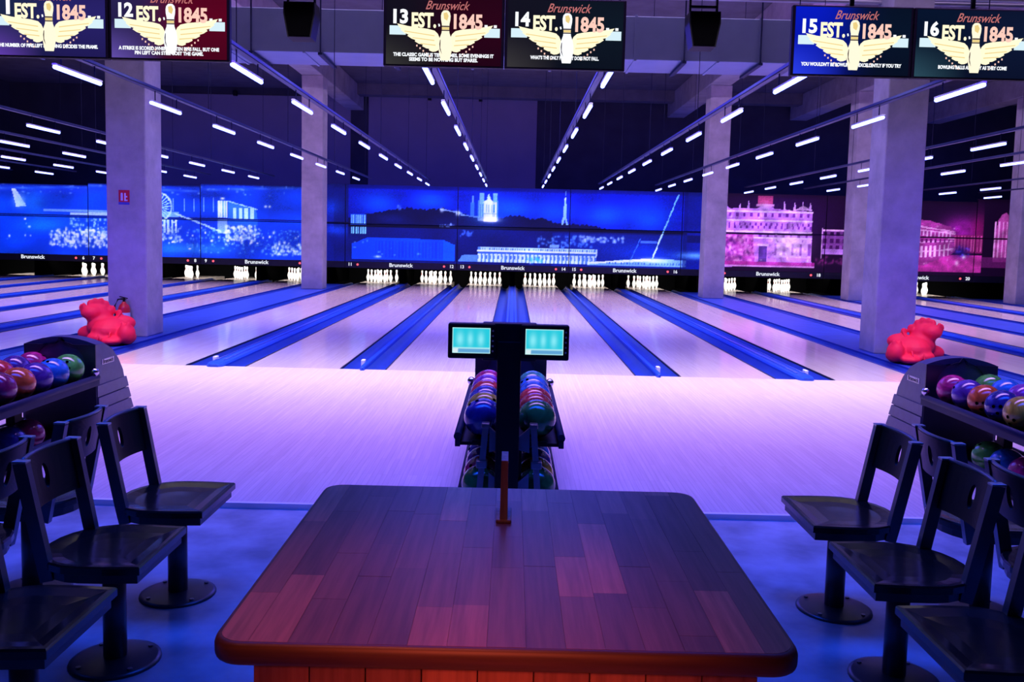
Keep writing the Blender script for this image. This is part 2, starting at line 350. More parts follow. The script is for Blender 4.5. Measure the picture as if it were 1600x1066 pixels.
for x0, x1, n in ((-4.96, -4.71, 'left of lane 11'), (4.71, 4.96, 'right of lane 16'), (-6.18, -5.93, 'right of lane 10'), (5.90, 6.15, 'left of lane 17'), (8.95, 9.2, 'right of lane 18'), (10.32, 10.57, 'left of lane 19'), (13.37, 13.62, 'right of lane 20')):
    b = MB(); gutter(b, x0, x1)
    b.box(x0-.006, x0+.006, .001, YM+1, -.02, .012); b.box(x1-.006, x1+.006, .001, YM+1, -.02, .012)
    tag(b.build('edge_gutter', [M_gutter]), nw(f'single blue gutter on the {n}'.replace('the left', 'floor to the left').replace('the right', 'floor to the right')), 'gutter')

# ------------------------------------------------------------------ painted city panorama (colours of the printed masking panels)
PX = 52.6                                  # raster samples per metre
GX0 = -17.0; GZ0 = .69; GZ1 = 2.97
RW = int(34*PX); RH = int((GZ1-GZ0)*PX)+2
IMG = np.zeros((RH, RW, 3)); YY, XX = np.mgrid[0:RH, 0:RW].astype(float)
XX = XX - (0-GX0)*PX + 800; YY = 412.7 - YY            # picture units; row 0 is the bottom
def fill(mask, c, a=1.): IMG[mask] = IMG[mask]*(1-a) + np.array(c)/255.*a
def rect(x0, x1, y0, y1, c, a=1.): fill((XX >= x0) & (XX < x1) & (YY >= y0) & (YY < y1), c, a)
def glow(cx, cy, rx, ry, c, a=1., lim=None):
    g = np.exp(-(((XX-cx)/rx)**2 + ((YY-cy)/ry)**2))*a
    if lim is not None: g = g*lim
    IMG[:] = IMG*(1-g[..., None]) + (np.array(c)/255.)*g[..., None]
def poly(pts, c, a=1.):
    ins = np.zeros(XX.shape, bool); n = len(pts)
    for i in range(n):
        (x0, y0), (x1, y1) = pts[i], pts[(i+1) % n]
        if y0 == y1: continue
        k = ((y0 > YY) != (y1 > YY)) & (XX < (x1-x0)*(YY-y0)/(y1-y0) + x0); ins ^= k
    fill(ins, c, a)
def line(x0, y0, x1, y1, w, c, a=1.):
    d = np.hypot(x1-x0, y1-y0); t = np.clip(((XX-x0)*(x1-x0) + (YY-y0)*(y1-y0))/d**2, 0, 1)
    fill(np.hypot(XX-x0-t*(x1-x0), YY-y0-t*(y1-y0)) < w, c, a)
def dots(n, x0, x1, y0, y1, c, r=1., a=.8):
    for _ in range(n): glow(RNG.uniform(x0, x1), RNG.uniform(y0, y1), r*RNG.uniform(.6, 1.4), r*RNG.uniform(.6, 1.5), c, a*RNG.uniform(.4, 1))
def arches(x0, x1, y0, y1, step, c, w=.5, slope=0.):
    ph = ((XX-x0) % step)/step; sy = slope*(XX-x0); fill((XX >= x0) & (XX < x1) & (YY-sy >= y0) & (YY-sy < y1) & (ph < w), c)
rect(-200, 1100, 280, 420, (3, 28, 150))
# far left and left panels: river city
fill((XX < 520), (6, 52, 205)); glow(60, 300, 300, 14, (20, 40, 190), .6)
rect(-120, 520, 290, 296, (6, 22, 120), .8)
for x0 in range(-110, 510, 37): glow(x0, 301+3*math.sin(x0), 14, 2.2, (70, 120, 255), .55)
dots(70, -110, 500, 294, 312, (120, 160, 255), 1.6, .6)
poly([(22, 304), (28, 304), (44, 336), (28, 337)], (190, 210, 255), .9); glow(34, 326, 9, 12, (150, 190, 255), .7); glow(56, 330, 16, 22, (20, 110, 255), .6)
rect(70, 170, 341, 345, (110, 150, 255), .7); rect(112, 170, 346, 350, (170, 190, 255), .7)
rect(-120, 520, 351, 353.5, (3, 12, 80), .9)
poly([(-120, 354), (55, 354), (110, 408), (-120, 408)], (5, 50, 220), .8); glow(75, 368, 40, 10, (10, 110, 255), .6)
dots(190, 80, 170, 376, 400, (205, 225, 255), 1.7, .9); dots(60, 112, 170, 355, 380, (150, 200, 255), 1.5, .8)
for a in np.linspace(-1.5, 1.6, 13): line(248, 333, 248+20*math.cos(a), 333-24*math.sin(a), .7, (150, 200, 255), .8)
for a in np.linspace(-1.6, 1.6, 40): glow(248+21*math.cos(a), 333-25*math.sin(a), 1.3, 1.3, (190, 220, 255), .9)
rect(238, 280, 342, 350, (140, 190, 255), .6)
arches(238, 280, 355, 376, 6, (150, 195, 255), .55); dots(60, 238, 282, 370, 390, (190, 225, 255), 1.7, .8)
for x0 in (271, 288, 303, 318, 333): rect(x0, x0+1.6, 317, 340, (110, 160, 255), .8)
rect(340, 355, 321, 350, (120, 170, 255), .9); arches(341, 355, 322, 350, 4.5, (205, 225, 255), .5); rect(340, 355, 353, 374, (130, 170, 245), .8); glow(348, 318, 3, 2, (230, 240, 255), .9)
poly([(356, 322), (400, 334), (402, 351), (356, 351)], (60, 130, 255), .55); arches(364, 400, 333, 351, 9, (150, 195, 255), .6)
line(356, 322, 402, 335, .8, (150, 200, 255), .8); rect(356, 402, 353, 362, (40, 110, 250), .5)
line(275, 345, 345, 372, 1.3, (170, 210, 255), .8); dots(120, 350, 400, 362, 386, (200, 230, 255), 1.6, .85); dots(190, 290, 470, 368, 406, (110, 180, 255), 1.5, .7); dots(80, 425, 476, 388, 407, (190, 225, 255), 1.6, .85)
glow(300, 400, 60, 8, (40, 140, 255), .6); glow(415, 330, 2, 2, (230, 240, 255), .9); glow(421, 330, 2, 2, (230, 240, 255), .9)
rect(476, 545, 280, 420, (3, 16, 100)); glow(520, 330, 18, 14, (5, 50, 190), .7); rect(476, 545, 352, 356, (2, 6, 40)); glow(527, 365, 18, 8, (10, 60, 220), .8)
# centre: sky, wooded hill, basilica, tower, river front
m = (XX >= 543) & (XX < 1068)
fill(m, (2, 18, 165)); L = m.astype(float)
for cx, cy, rx, ry in ((590, 322, 30, 17), (672, 318, 30, 15), (800, 325, 34, 18), (860, 330, 30, 18), (940, 333, 34, 17), (1010, 335, 36, 22)): glow(cx, cy, rx, ry, (5, 82, 255), .75, L)
rect(543, 1068, 288, 299, (2, 14, 120), .55)
rect(543, 716, 288, 300, (2, 10, 110), .3)
hx = [543, 560, 590, 615, 635, 660, 690, 716, 730, 780, 795, 815, 825, 845, 862, 885, 920, 945, 975, 1010, 1068]
hy = [345, 341, 336, 331, 328, 330, 328, 334, 338, 341, 336, 337, 342, 339, 346, 348, 349, 354, 358, 361, 364]
hill = np.interp(XX, hx, hy) + .8*np.sin(XX*.9) + .6*np.sin(XX*.37+1)
fill(m & (YY > hill), (4, 10, 62)); glow(610, 346, 26, 7, (8, 26, 120), .6, L*(YY > hill)); glow(690, 348, 20, 8, (6, 22, 105), .5, L*(YY > hill))
rect(543, 1068, 355, 359, (1, 4, 30), .9); fill(m & (YY > 359), (4, 16, 96))
fill(m & (XX > 860) & (YY > 362), (4, 26, 135), .8)
rect(546, 570, 340, 356, (20, 80, 240), .9); arches(547, 570, 341, 355, 3.4, (110, 180, 255), .5); arches(547, 570, 359, 370, 3.6, (110, 190, 255), .5)
poly([(573, 376), (690, 377), (709, 384), (709, 409), (549, 409), (549, 386)], (6, 58, 235)); poly([(690, 377), (709, 384), (709, 409), (690, 409)], (8, 80, 255), .7)
arches(585, 690, 380, 406, 5.2, (4, 44, 205), .45); dots(12, 550, 700, 378, 404, (110, 180, 255), 1.2, .7); glow(589, 405, 5, 2, (190, 230, 255), .9); rect(709, 716, 376, 410, (3, 12, 80))
dots(26, 618, 625, 325, 332, (70, 110, 240), 1, .5); line(686, 329, 718, 335, 1.1, (130, 170, 255), .8); glow(688, 331, 2.5, 3, (190, 215, 255), .9); glow(713, 335, 3, 4, (220, 235, 255), 1); line(718, 337, 745, 341, 1, (150, 190, 255), .8)
dots(14, 683, 706, 352, 356, (120, 150, 255), 1.3, .8); dots(16, 716, 737, 361, 370, (70, 120, 255), 1.6, .8)
# basilica
glow(754, 330, 30, 26, (10, 90, 255), .55, L)
rect(732, 738, 318, 338, (60, 130, 255), .8); rect(734, 736.5, 307, 318, (110, 170, 255), .8)
rect(743, 774, 314, 345, (90, 150, 255), .75); rect(746.5, 753, 303, 340, (110, 170, 255), .9); rect(766, 773.5, 303, 343, (110, 170, 255), .9); poly([(757, 311), (760, 302), (763, 311)], (160, 200, 255)); poly([(751, 318), (760, 310), (769, 318)], (190, 215, 255))
rect(752, 772, 317, 346, (210, 222, 255), .85); arches(752, 772, 320, 333, 4, (90, 140, 240), .35); rect(752, 772, 334, 335.3, (80, 110, 220), .7); arches(744, 752, 320, 340, 3, (50, 110, 240), .4); arches(766, 774, 306, 340, 3, (60, 120, 250), .35); glow(762, 344, 13, 4, (255, 250, 245), .9)
# lattice tower
poly([(876.6, 322), (878.4, 302), (880.2, 322), (880.6, 336), (884, 349), (881, 349), (878.4, 340), (876, 349), (873, 349), (876, 336)], (140, 195, 255), .9); rect(877.9, 878.9, 297, 304, (110, 160, 255), .7); glow(878.4, 309, 1.4, 1.6, (230, 240, 255), 1)
# long white building on the quay
poly([(720, 400), (745, 398), (745, 409), (715, 409)], (90, 150, 255), .8)
rect(745, 929, 386, 409, (70, 120, 215)); rect(748, 926, 386, 390.5, (170, 210, 250), .9); arches(748, 926, 387, 390, 3.6, (70, 110, 210), .4); rect(743, 930, 391.5, 393.6, (215, 235, 255)); rect(745, 929, 393.6, 396, (40, 80, 190), .7); arches(745, 929, 396, 409, 6.3, (185, 215, 255), .62); arches(745, 929, 399, 404, 6.3, (60, 100, 200), .25); dots(14, 822, 846, 401, 408, (40, 160, 255), 2, .8)
rect(928, 930.5, 386, 396, (190, 215, 255), .9); dots(70, 838, 925, 366, 386, (90, 150, 255), 1.7, .75); dots(50, 903, 972, 366, 374, (150, 185, 255), 1.8, .85); rect(856, 870, 380, 385, (130, 180, 255), .8); rect(997, 1022, 371, 374, (80, 130, 255), .7)
glow(1000, 390, 60, 14, (10, 60, 230), .45, L)
poly([(915, 409), (960, 402), (1010, 399), (1068, 400), (1068, 410), (915, 410)], (120, 180, 255), .85); line(920, 407, 1016, 400, 1.6, (225, 240, 255), .9); arches(945, 1068, 404, 408, 4.5, (40, 90, 220), .35); glow(1018, 401, 22, 4, (220, 240, 255), .8, L)
line(1015.5, 400, 1053.5, 299, 1.0, (110, 190, 255), .95); line(1030, 360, 1016, 400, .9, (200, 230, 255), .8); line(981, 404, 997, 368, .6, (60, 120, 240), .7)
rect(1063, 1068, 280, 420, (2, 12, 90), .6); rect(1068, 1110, 280, 420, (3, 20, 130)); rect(1068, 1110, 360, 372, (3, 8, 60), .7); glow(1082, 392, 26, 5, (90, 160, 255), .9); rect(1068, 1110, 354, 357, (1, 4, 40), .8)
# right: palace in pink light
rect(1110, 1760, 280, 420, (22, 2, 34)); glow(1215, 330, 70, 40, (60, 10, 110), .5)
fac = (205, 120, 250)
poly([(1118, 318), (1126, 311), (1134, 318), (1160, 316), (1176, 316), (1184, 312), (1195, 311), (1203, 317), (1230, 319), (1262, 320), (1264, 406), (1118, 408)], fac)
rect(1176, 1199, 297, 313, (190, 60, 130), .9); rect(1174, 1201, 310, 313, (240, 160, 250), .8); glow(1187, 318, 8, 8, (245, 190, 255), .9); glow(1187, 320, 4, 5, (150, 80, 220), .7)
for x0 in (1128, 1149, 1162, 1218, 1234, 1246, 1258): poly([(x0-2.2, 319), (x0, 303+RNG.uniform(0, 6)), (x0+2.2, 319)], (215, 150, 255), .9)
poly([(1233, 318), (1247, 311), (1261, 318)], (235, 170, 255), .9)
for yy in (320, 334, 351, 361): rect(1118, 1263, yy, yy+1.8, (250, 205, 255), .9)
for yy, st in ((324, 11), (338, 8.2), (355, 12), (343, 9)): arches(1132, 1262, yy, yy+5, st, (120, 40, 170), .36)
rect(1205, 1262, 362, 392, (235, 170, 255), .75); arches(1205, 1262, 370, 388, 13, (150, 70, 200), .3); glow(1225, 372, 26, 20, (255, 215, 255), .6); rect(1181, 1193, 374, 399, (90, 50, 150)); rect(1178, 1196, 371, 374, (250, 190, 255))
poly([(1118, 357), (1172, 357), (1176, 404), (1118, 404)], (170, 40, 150), .75); dots(150, 1120, 1175, 360, 402, (255, 150, 245), 2, .85); dots(60, 1120, 1172, 360, 402, (100, 20, 130), 2, .8)
rect(1118, 1268, 399, 404, (190, 40, 160), .8); rect(1118, 1268, 404.5, 407, (235, 150, 245), .9); rect(1118, 1340, 354.5, 357, (20, 0, 40), .9)
rect(1278, 1345, 347, 385, (130, 60, 160)); arches(1280, 1345, 350, 356, 10, (40, 6, 60), .6); arches(1280, 1345, 361, 367, 10, (60, 10, 80), .6); arches(1280, 1345, 371, 377, 10, (60, 10, 80), .55); rect(1278, 1345, 347, 348.8, (240, 170, 245)); rect(1278, 1345, 377, 385, (200, 130, 245), .8); rect(1277, 1279.5, 344, 392, (225, 160, 245), .9); dots(40, 1268, 1340, 388, 404, (150, 40, 130), 2, .6)
# far right: arcade running away, statue in front
glow(1495, 343, 30, 22, (190, 30, 190), .85, ((XX > 1430) & (XX < 1527)).astype(float)); glow(1520, 340, 12, 22, (130, 10, 80), .6)
poly([(1350, 322), (1440, 326), (1478, 337), (1484, 353), (1484, 378), (1440, 402), (1350, 404)], (165, 50, 150))
for (y0, y1) in ((330, 345), (338, 348), (352, 356), (366, 360), (384, 372)): line(1380, y0, 1484, y1, 1.1, (240, 160, 235), .85)
arches(1390, 1482, 357, 363, 7, (90, 10, 90), .5); arches(1390, 1476, 372, 390, 7, (240, 170, 240), .5, -.08); arches(1392, 1480, 340, 350, 6, (235, 160, 235), .45, .06)
poly([(1350, 404), (1440, 398), (1478, 381), (1527, 381), (1527, 408), (1350, 408)], (205, 50, 170), .9); rect(1484, 1527, 349, 378, (120, 20, 90), .9); arches(1484, 1527, 351, 376, 5, (190, 70, 150), .4)
glow(1495, 376, 12, 9, (20, 10, 90), .95); glow(1500, 384, 3, 3, (235, 225, 255), .9); dots(14, 1485, 1508, 368, 384, (80, 60, 220), 1.4, .8); glow(1490, 394, 3, 4, (240, 180, 235), .9); rect(1430, 1527, 353.5, 356, (30, 0, 40), .9)
rect(1527, 1700, 280, 420, (18, 2, 30)); poly([(1545, 352), (1550, 328), (1556, 316), (1562, 314), (1575, 330), (1575, 390), (1545, 390)], (165, 60, 150)); arches(1545, 1580, 328, 386, 6, (225, 140, 225), .45); rect(1527, 1580, 384, 400, (90, 20, 90), .8); rect(1527, 1700, 353, 356, (20, 0, 30))
def cloud(sx, sy):
    g = RNG.random((int(RH/sy)+3, int(RW/sx)+3)); yy = np.linspace(0, g.shape[0]-2.01, RH); xx = np.linspace(0, g.shape[1]-2.01, RW)
    i, j = yy.astype(int), xx.astype(int); fy, fx = (yy-i)[:, None], (xx-j)[None]; A = g[i][:, j]; B = g[i][:, j+1]; C_ = g[i+1][:, j]; D = g[i+1][:, j+1]
    return A*(1-fy)*(1-fx) + B*(1-fy)*fx + C_*fy*(1-fx) + D*fy*fx
# lamps, reflections and printed texture
dots(60, -110, 500, 358, 404, (235, 245, 255), 1.3, .95); dots(70, 85, 172, 372, 402, (240, 245, 255), 1.8, .9); dots(50, 352, 402, 362, 392, (240, 250, 255), 1.6, .95)
dots(40, 240, 285, 356, 392, (235, 245, 255), 1.5, .9); dots(24, 425, 476, 386, 408, (235, 250, 255), 1.6, .9); dots(30, 745, 930, 396, 409, (235, 245, 255), 1.3, .8)
dots(60, 1132, 1262, 318, 396, (255, 225, 255), 1.6, .6); dots(70, 1132, 1262, 322, 400, (110, 30, 160), 1.4, .55); dots(40, 1385, 1484, 334, 400, (255, 210, 250), 1.3, .6)
left = XX < 520; IMG[left] *= (.78 + .6*cloud(40, 22))[left][:, None]; mid = (XX >= 520) & (XX < 1110); IMG[mid] *= (.90 + .34*cloud(30, 18))[mid][:, None]
pal = (XX >= 1110) & (IMG[..., 2] > .5); IMG[pal] *= (.66 + .5*cloud(9, 7))[pal][:, None]
IMG[:] *= (1 - .45*np.clip((302-YY)/12, 0, 1))[..., None]
IMG[:] = np.clip(IMG*(.90+.2*RNG.random((RH, RW, 1))), 0, 1)
LIN = np.where(IMG <= .04045, IMG/12.92, ((IMG+.055)/1.055)**2.4)
def mural_mesh(x0, x1, z0, z1, zp):
    st = 1.0/PX*1.15; nx = max(2, int((x1-x0)/st)); nz = max(2, int((z1-z0)/st))
    xs = np.linspace(x0, x1, nx+1); zs = np.linspace(z0, z1, nz+1); gx, gz = np.meshgrid(xs, zs)
    v = np.stack([gx.ravel()-(x0+x1)/2, np.zeros(gx.size), gz.ravel()], 1); n = nx+1
    i = (np.arange(nz)[:, None]*n + np.arange(nx)[None]).ravel(); f = np.stack([i, i+1, i+n+1, i+n], 1)
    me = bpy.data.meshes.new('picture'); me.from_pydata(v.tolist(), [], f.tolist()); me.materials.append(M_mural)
    ci = np.clip(((gx-GX0)*PX).astype(int), 0, RW-1).ravel(); gz = z0 + (gz-z0)*(zp-z0)/(z1-z0); ri = np.clip(((gz-GZ0)*PX).astype(int), 0, RH-1).ravel()
    c = np.ones((gx.size, 4)); c[:, :3] = LIN[ri, ci]
    a = me.color_attributes.new('Col', 'FLOAT_COLOR', 'POINT'); a.data.foreach_set('color', c.ravel()); return me
ZS = 1.80
ZTOP = {9: 2.86, 7: 2.80, 5: 2.74, 19: 2.86}
def masking(x0, x1, label, pair=None):
    zt = ZTOP.get(pair, 2.95); xc = (x0+x1)/2; t = thing('masking_unit', nw(label), 'display panel', (xc, YM, .5))
    for nm, z0, z1 in (('lower_picture', .69, ZS-.012), ('upper_picture', ZS+.012, zt)):
        bk = MB(); bk.box(x0-xc+.006, x1-xc-.006, .004, .05, z0-.5, z1-.5); o = bk.build(nm + '_board', M_dark, t)
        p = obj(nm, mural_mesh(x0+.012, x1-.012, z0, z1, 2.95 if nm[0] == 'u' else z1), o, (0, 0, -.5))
    s = MB(); s.box(x0-xc+.004, x1-xc-.004, -.012, .06, 0, .185, .008); sb = s.build('sign_board', M_dark, t)
    if pair:
        wall_text('Brunswick', .155, M_txt, 0, -.016, .10, sb, width=.70, bold=.003)
        wall_text(str(pair), .13, M_txt, -1.50, -.016, .10, sb, 'lane_number', bold=.003); wall_text(str(pair+1), .13, M_txt, 1.50, -.016, .10, sb, 'lane_number', bold=.003)
        for sx in (-1, 1):
            l = MB(); l.tube([(sx*1.28, -.012, .10), (sx*1.28, -.02, .10)], .033, 12); l.build('lane_lamp', M_redl, sb)
MASK = {5: 'blue river front panels under sign for lanes 5 and 6', 7: 'blue panels with big wheel under sign for lanes 7 and 8', 9: 'blue panels with bright tower under sign for lanes 9 and 10', 11: 'blue panels with wooded hill over lanes 11 and 12',
        13: 'blue panels with white basilica over lanes 13 and 14', 15: 'blue panels with slanting light beam over lanes 15 and 16', 17: 'purple panels with pink palace over lanes 17 and 18', 19: 'purple panels with arcade and statue over lanes 19 and 20'}
for n, c in PAIR.items(): masking(c-1.655, c+1.655, MASK[n], n)
masking(-5.925, -4.965, 'narrow dark blue panel beside the pillar left of lane 11'); masking(4.965, 5.895, 'narrow blue panel beside the pillar right of lane 16'); masking(9.205, 10.315, 'narrow dark purple panel between signs for lanes 18 and 19'); masking(13.625, 16.9, 'dark purple panel with turret right of lane 20')
for i, x in enumerate([c for c in PAIR.values()] + [-5.45, 5.43, 9.76]):
    b = MB(); b.box(x-.07, x+.07, YM+.2, YEND, 0, .55); struct(b.build('pit_partition', M_pit), 'black partition between two pin decks')

# ------------------------------------------------------------------ pins
PR = [(0, 0), (.0258, 0), (.0285, .004), (.036, .03), (.05, .075), (.0595, .114), (.0585, .14), (.049, .18), (.034, .215), (.026, .24), (.0228, .255), (.0235, .275), (.028, .305), (.0322, .335), (.031, .358), (.023, .374), (.01, .3805), (0, .381)]
b = MB(); b.lathe(PR, 12); pin_body = b.mesh('bowling_pin', M_pin)
b = MB(); b.lathe([(.0268, .238), (.0250, .245), (.0250, .250)], 10); b.lathe([(.0240, .258), (.0244, .268)], 10); pin_band = b.mesh('neck_band', M_pinred)
PPOS = [('head pin', 0, 0), ('second row left pin', -.1524, .264), ('second row right pin', .1524, .264), ('third row left pin', -.3048, .528), ('third row middle pin', 0, .528), ('third row right pin', .3048, .528),
        ('back row far left pin', -.4572, .792), ('back row inner left pin', -.1524, .792), ('back row inner right pin', .1524, .792), ('back row far right pin', .4572, .792)]
SKIP = {5: (0, 1, 3, 4, 6, 7, 8), 8: (2, 5, 7, 8, 9), 9: (2, 8)}
for n, x in LC.items():
    for k, (nm, dx, dy) in enumerate(PPOS):
        if k in SKIP.get(n, ()): continue
        o = obj('bowling_pin', pin_body, None, (x+dx, 18.05+dy, .0005)); obj('neck_band', pin_band, o)
        tag(o, f'white bowling {nm} standing at the end of lane {n}'.replace('bowling head pin', 'head bowling pin').replace(f'lane {n}', f'lane {NW[n]}'), 'bowling pin', f'pins of lane {NW[n]}')

# ------------------------------------------------------------------ tube lights and cable trays
b = MB(); b.box(-.02, .02, -.46, .46, .016, .034, .004); tl_h = b.mesh('housing', M_white)
b = MB(); b.tube([(0, -.45, 0), (0, .45, 0)], .019, 10); tl_t = b.mesh('tube', M_tube)
b = MB(); b.tube([(0, 0, .034), (0, 0, .15)], .006, 6); tl_k = b.mesh('hanger', M_rail)
ORD = ['nearest', 'second', 'third', 'fourth', 'fifth', 'sixth', 'seventh', 'eighth', 'ninth', 'tenth']
LZ = 2.95
ROWS = {13: (-1.82, 0), 14: (-1.85, 0), 15: (-1.75, 0), 16: (-1.5, 0), 12: (-1.62, 0), 11: (-1.3, 0), 10: (1.34, 1), 9: (1.75, 2), 8: (.9, 4), 7: (1.6, 5), 6: (1.2, 6), 17: (.74, 1), 18: (.98, 2), 19: (1.2, 4), 20: (2.6, 4)}
RX = {13: -.80, 14: .80, 12: -2.47, 15: 2.45, 11: -4.17, 16: 4.10, 10: -7.0, 9: -8.85, 8: -10.8, 7: -12.75, 6: -14.6, 17: 6.69, 18: 8.42, 19: 11.55, 20: 13.5}
for n, (y0, first) in ROWS.items():
    x = RX[n]; t = thing('light_rail', f'long cable tray carrying the row of tube lights over lane {NW[n]}', 'cable tray', (x, 7, LZ))
    yb = (-2.35 if first == 0 else y0 + 2.16*first - 1.6); c = MB(); c.box(-.035, .035, yb-7, 9.3, .15, .156); c.box(-.035, -.03, yb-7, 9.3, .15, .185); c.box(.03, .035, yb-7, 9.3, .15, .185); c.build('tray', M_tray, t)
    yy = yb + .4
    while yy < 16:
        if not 2.6 < yy < 4.7: c = MB(); c.tube([(0, yy-7, .15), (0, yy-7, 3.34)], .005, 5); c.build('rod', M_rail, t)
        yy += 4.3
    k = 0; y = y0 + 2.16*first
    while y < 15.9:
        o = thing('tube_light', f'{ORD[k]} white tube light in the row over lane {NW[n]}', 'tube light', (x, y, LZ), 0, f'tube lights over lane {NW[n]}')
        obj('housing', tl_h, o); obj('tube', tl_t, o); obj('hanger', tl_k, o, (0, -.33, 0)); obj('hanger', tl_k, o, (0, .33, 0)); k += 1; y += 2.16

# ------------------------------------------------------------------ duct, pipes, speakers
t = thing('ventilation_duct', 'large rectangular steel ventilation duct hung across the room behind the screens', 'duct', (0, 3.8, 4.43))
xs = [-16.9, -13.8, -10.6, -7.4, -5.9, -4.2, -3.1, -1.9, -.7, .5, 1.7, 2.9, 3.5, 4.3, 5.9, 8, 11, 14, 16.9]
for i in range(len(xs)-1):
    b = MB(); b.box(xs[i]+.006, xs[i+1]-.006, -.5, .5, -.31, .31, .01); b.build('duct_section', M_duct, t)
for x in xs[1:-1]: b = MB(); b.box(x-.018, x+.018, -.515, .515, -.325, .325); b.build('flange', M_duct, t)
for x in (-3.85, -2.85, -1.85, 1.45, 2.4, 3.5, -9, 9): b = MB(); b.tube([(x, -.56, -.34), (x, -.56, 1.86)], .012, 6); b.box(x-.03, x+.03, -.59, .5, -.36, -.325); b.build('hanging_rod', M_rail, t)
for i, (z, y) in enumerate(((5.02, 3.05), (5.10, 3.15), (4.93, 3.0))):
    b = MB(); b.tube([(-16.9, y, z), (16.9, y, z)], .03, 8); tag(b.build('pipe', M_alu), ['middle thin metal pipe running above the duct', 'top thin metal pipe running above the duct', 'lowest thin metal pipe running above the duct'][i], 'pipe')
def speaker(x, lab):
    t = thing('loudspeaker', lab, 'speaker', (x, 0, 3.79))
    c = MB(); c.prism([(-.165, .19), (.165, .19), (.17, .07), (.125, -.18), (-.125, -.18), (-.17, .07)], -.12, .14, 'y'); c.build('cabinet', M_black, t)
    g = MB(); g.prism([(-.15, .175), (.15, .175), (.154, .07), (.112, -.165), (-.112, -.165), (-.154, .07)], -.128, -.118, 'y'); g.build('grille', M_pit, t)
    k = MB()
    for s in (-1, 1): k.box(s*.145-.01, s*.145+.01, -.02, .02, .17, .446)
    k.box(-.155, .155, -.02, .02, .25, .275); k.build('bracket', M_black, t)
speaker(-2.36, 'black loudspeaker hanging between screens twelve and thirteen'); speaker(2.0, 'black loudspeaker hanging between screens fourteen and fifteen')
b = MB(); b.tube([(-12, 0, 4.27), (12, 0, 4.27)], .03, 10)
for x in (-9, -4.5, 0, 4.5, 9): b.tube([(x, 0, 4.27), (x, 0, 6.28)], .012, 6)
tag(b.build('support_pipe', M_black), 'dark pipe from which both loudspeakers hang', 'pipe')

# ------------------------------------------------------------------ overhead score screens
E_cream = emit('emblem_cream', (1, .90, .60), 1.12); E_white = emit('emblem_white', (.92, .96, 1), 1.1); E_cyan = emit('emblem_cyan', (.72, .93, 1), .95); E_gold = emit('emblem_gold', (.95, .72, .25), .9); E_dk = emit('emblem_brown', (.08, .05, .02), .5); E_red = emit('script_red', (.75, .22, .2), .7); E_num = emit('emblem_number', (1, .62, .5), 1.0)
SW, SH = .985, .565
def P(u, v): return ((u-.5)*.955*SW, (.5-v)*.95*SH)
def flat(name, polys, m, parent, d):
    b = MB()
    for p in polys:
        q = [P(*a) for a in p]; b.add([(x, -d, z) for x, z in q], [list(range(len(q)))])
    return b.build(name, m, parent)
def wing(s):
    f = lambda u, v: (.51 + s*(u-.51), v)
    core = [f(.565, .78), f(.555, .6), f(.572, .535), f(.60, .49), f(.66, .465), f(.74, .45), f(.83, .43), f(.925, .395)]
    low = [f(.905, .45), f(.885, .475), f(.895, .485), f(.86, .535), f(.825, .555), f(.835, .575), f(.80, .615), f(.765, .635), f(.77, .655), f(.735, .69), f(.70, .70), f(.705, .725), f(.67, .755), f(.645, .76), f(.645, .785), f(.615, .805), f(.59, .80)]
    return core + low
def pinpoly():
    R = [(.0, .185), (.02, .19), (.036, .22), (.042, .27), (.04, .33), (.033, .39), (.031, .46), (.034, .52), (.05, .60), (.058, .68), (.058, .76), (.05, .84), (.038, .93)]
    return [(.515 + r, v) for r, v in R] + [(.515 - r, v) for r, v in R[::-1][:-1]]
TXT = {11: ['THE NUMBER OF PINS LEFT STANDING DECIDES THE FRAME.'], 12: ['A STRIKE IS SCORED WHEN ALL TEN PINS FALL, BUT ONE', 'PIN LEFT CAN STILL COST THE GAME.'], 13: ['THE CLASSIC GAME IS TEN FRAMES, SOME EVENINGS IT', 'SEEMS TO BE NOTHING BUT SPARES.'],
       14: ["WHAT'S THE ONLY PIN THAT DOES NOT FALL."], 15: ["YOU WOULDN'T BE BOWLING SO EXCELLENTLY IF YOU TRY"], 16: ['BOWLING BALLS AS HEAVY AS THEY COME']}
BG = {11: ((.01, .02, .07), (.02, .015, .14), (.06, .02, .2)), 12: ((.02, .015, .08), (.10, .0, .008), (.05, .03, .16)), 13: ((.004, .004, .006), (.022, .0, .002), (.015, .015, .012)), 14: ((.004, .005, .008), (.002, .008, .012), (.016, .015, .014)), 15: ((.0, .01, .55), (.0, .006, .016), (.01, .02, .25)), 16: ((.0, .006, .02), (.002, .008, .03), (.01, .03, .04))}
BGN = {11: 'dark blue', 12: 'half dark red', 13: 'black and dim red', 14: 'black', 15: 'half bright blue', 16: 'dark navy'}
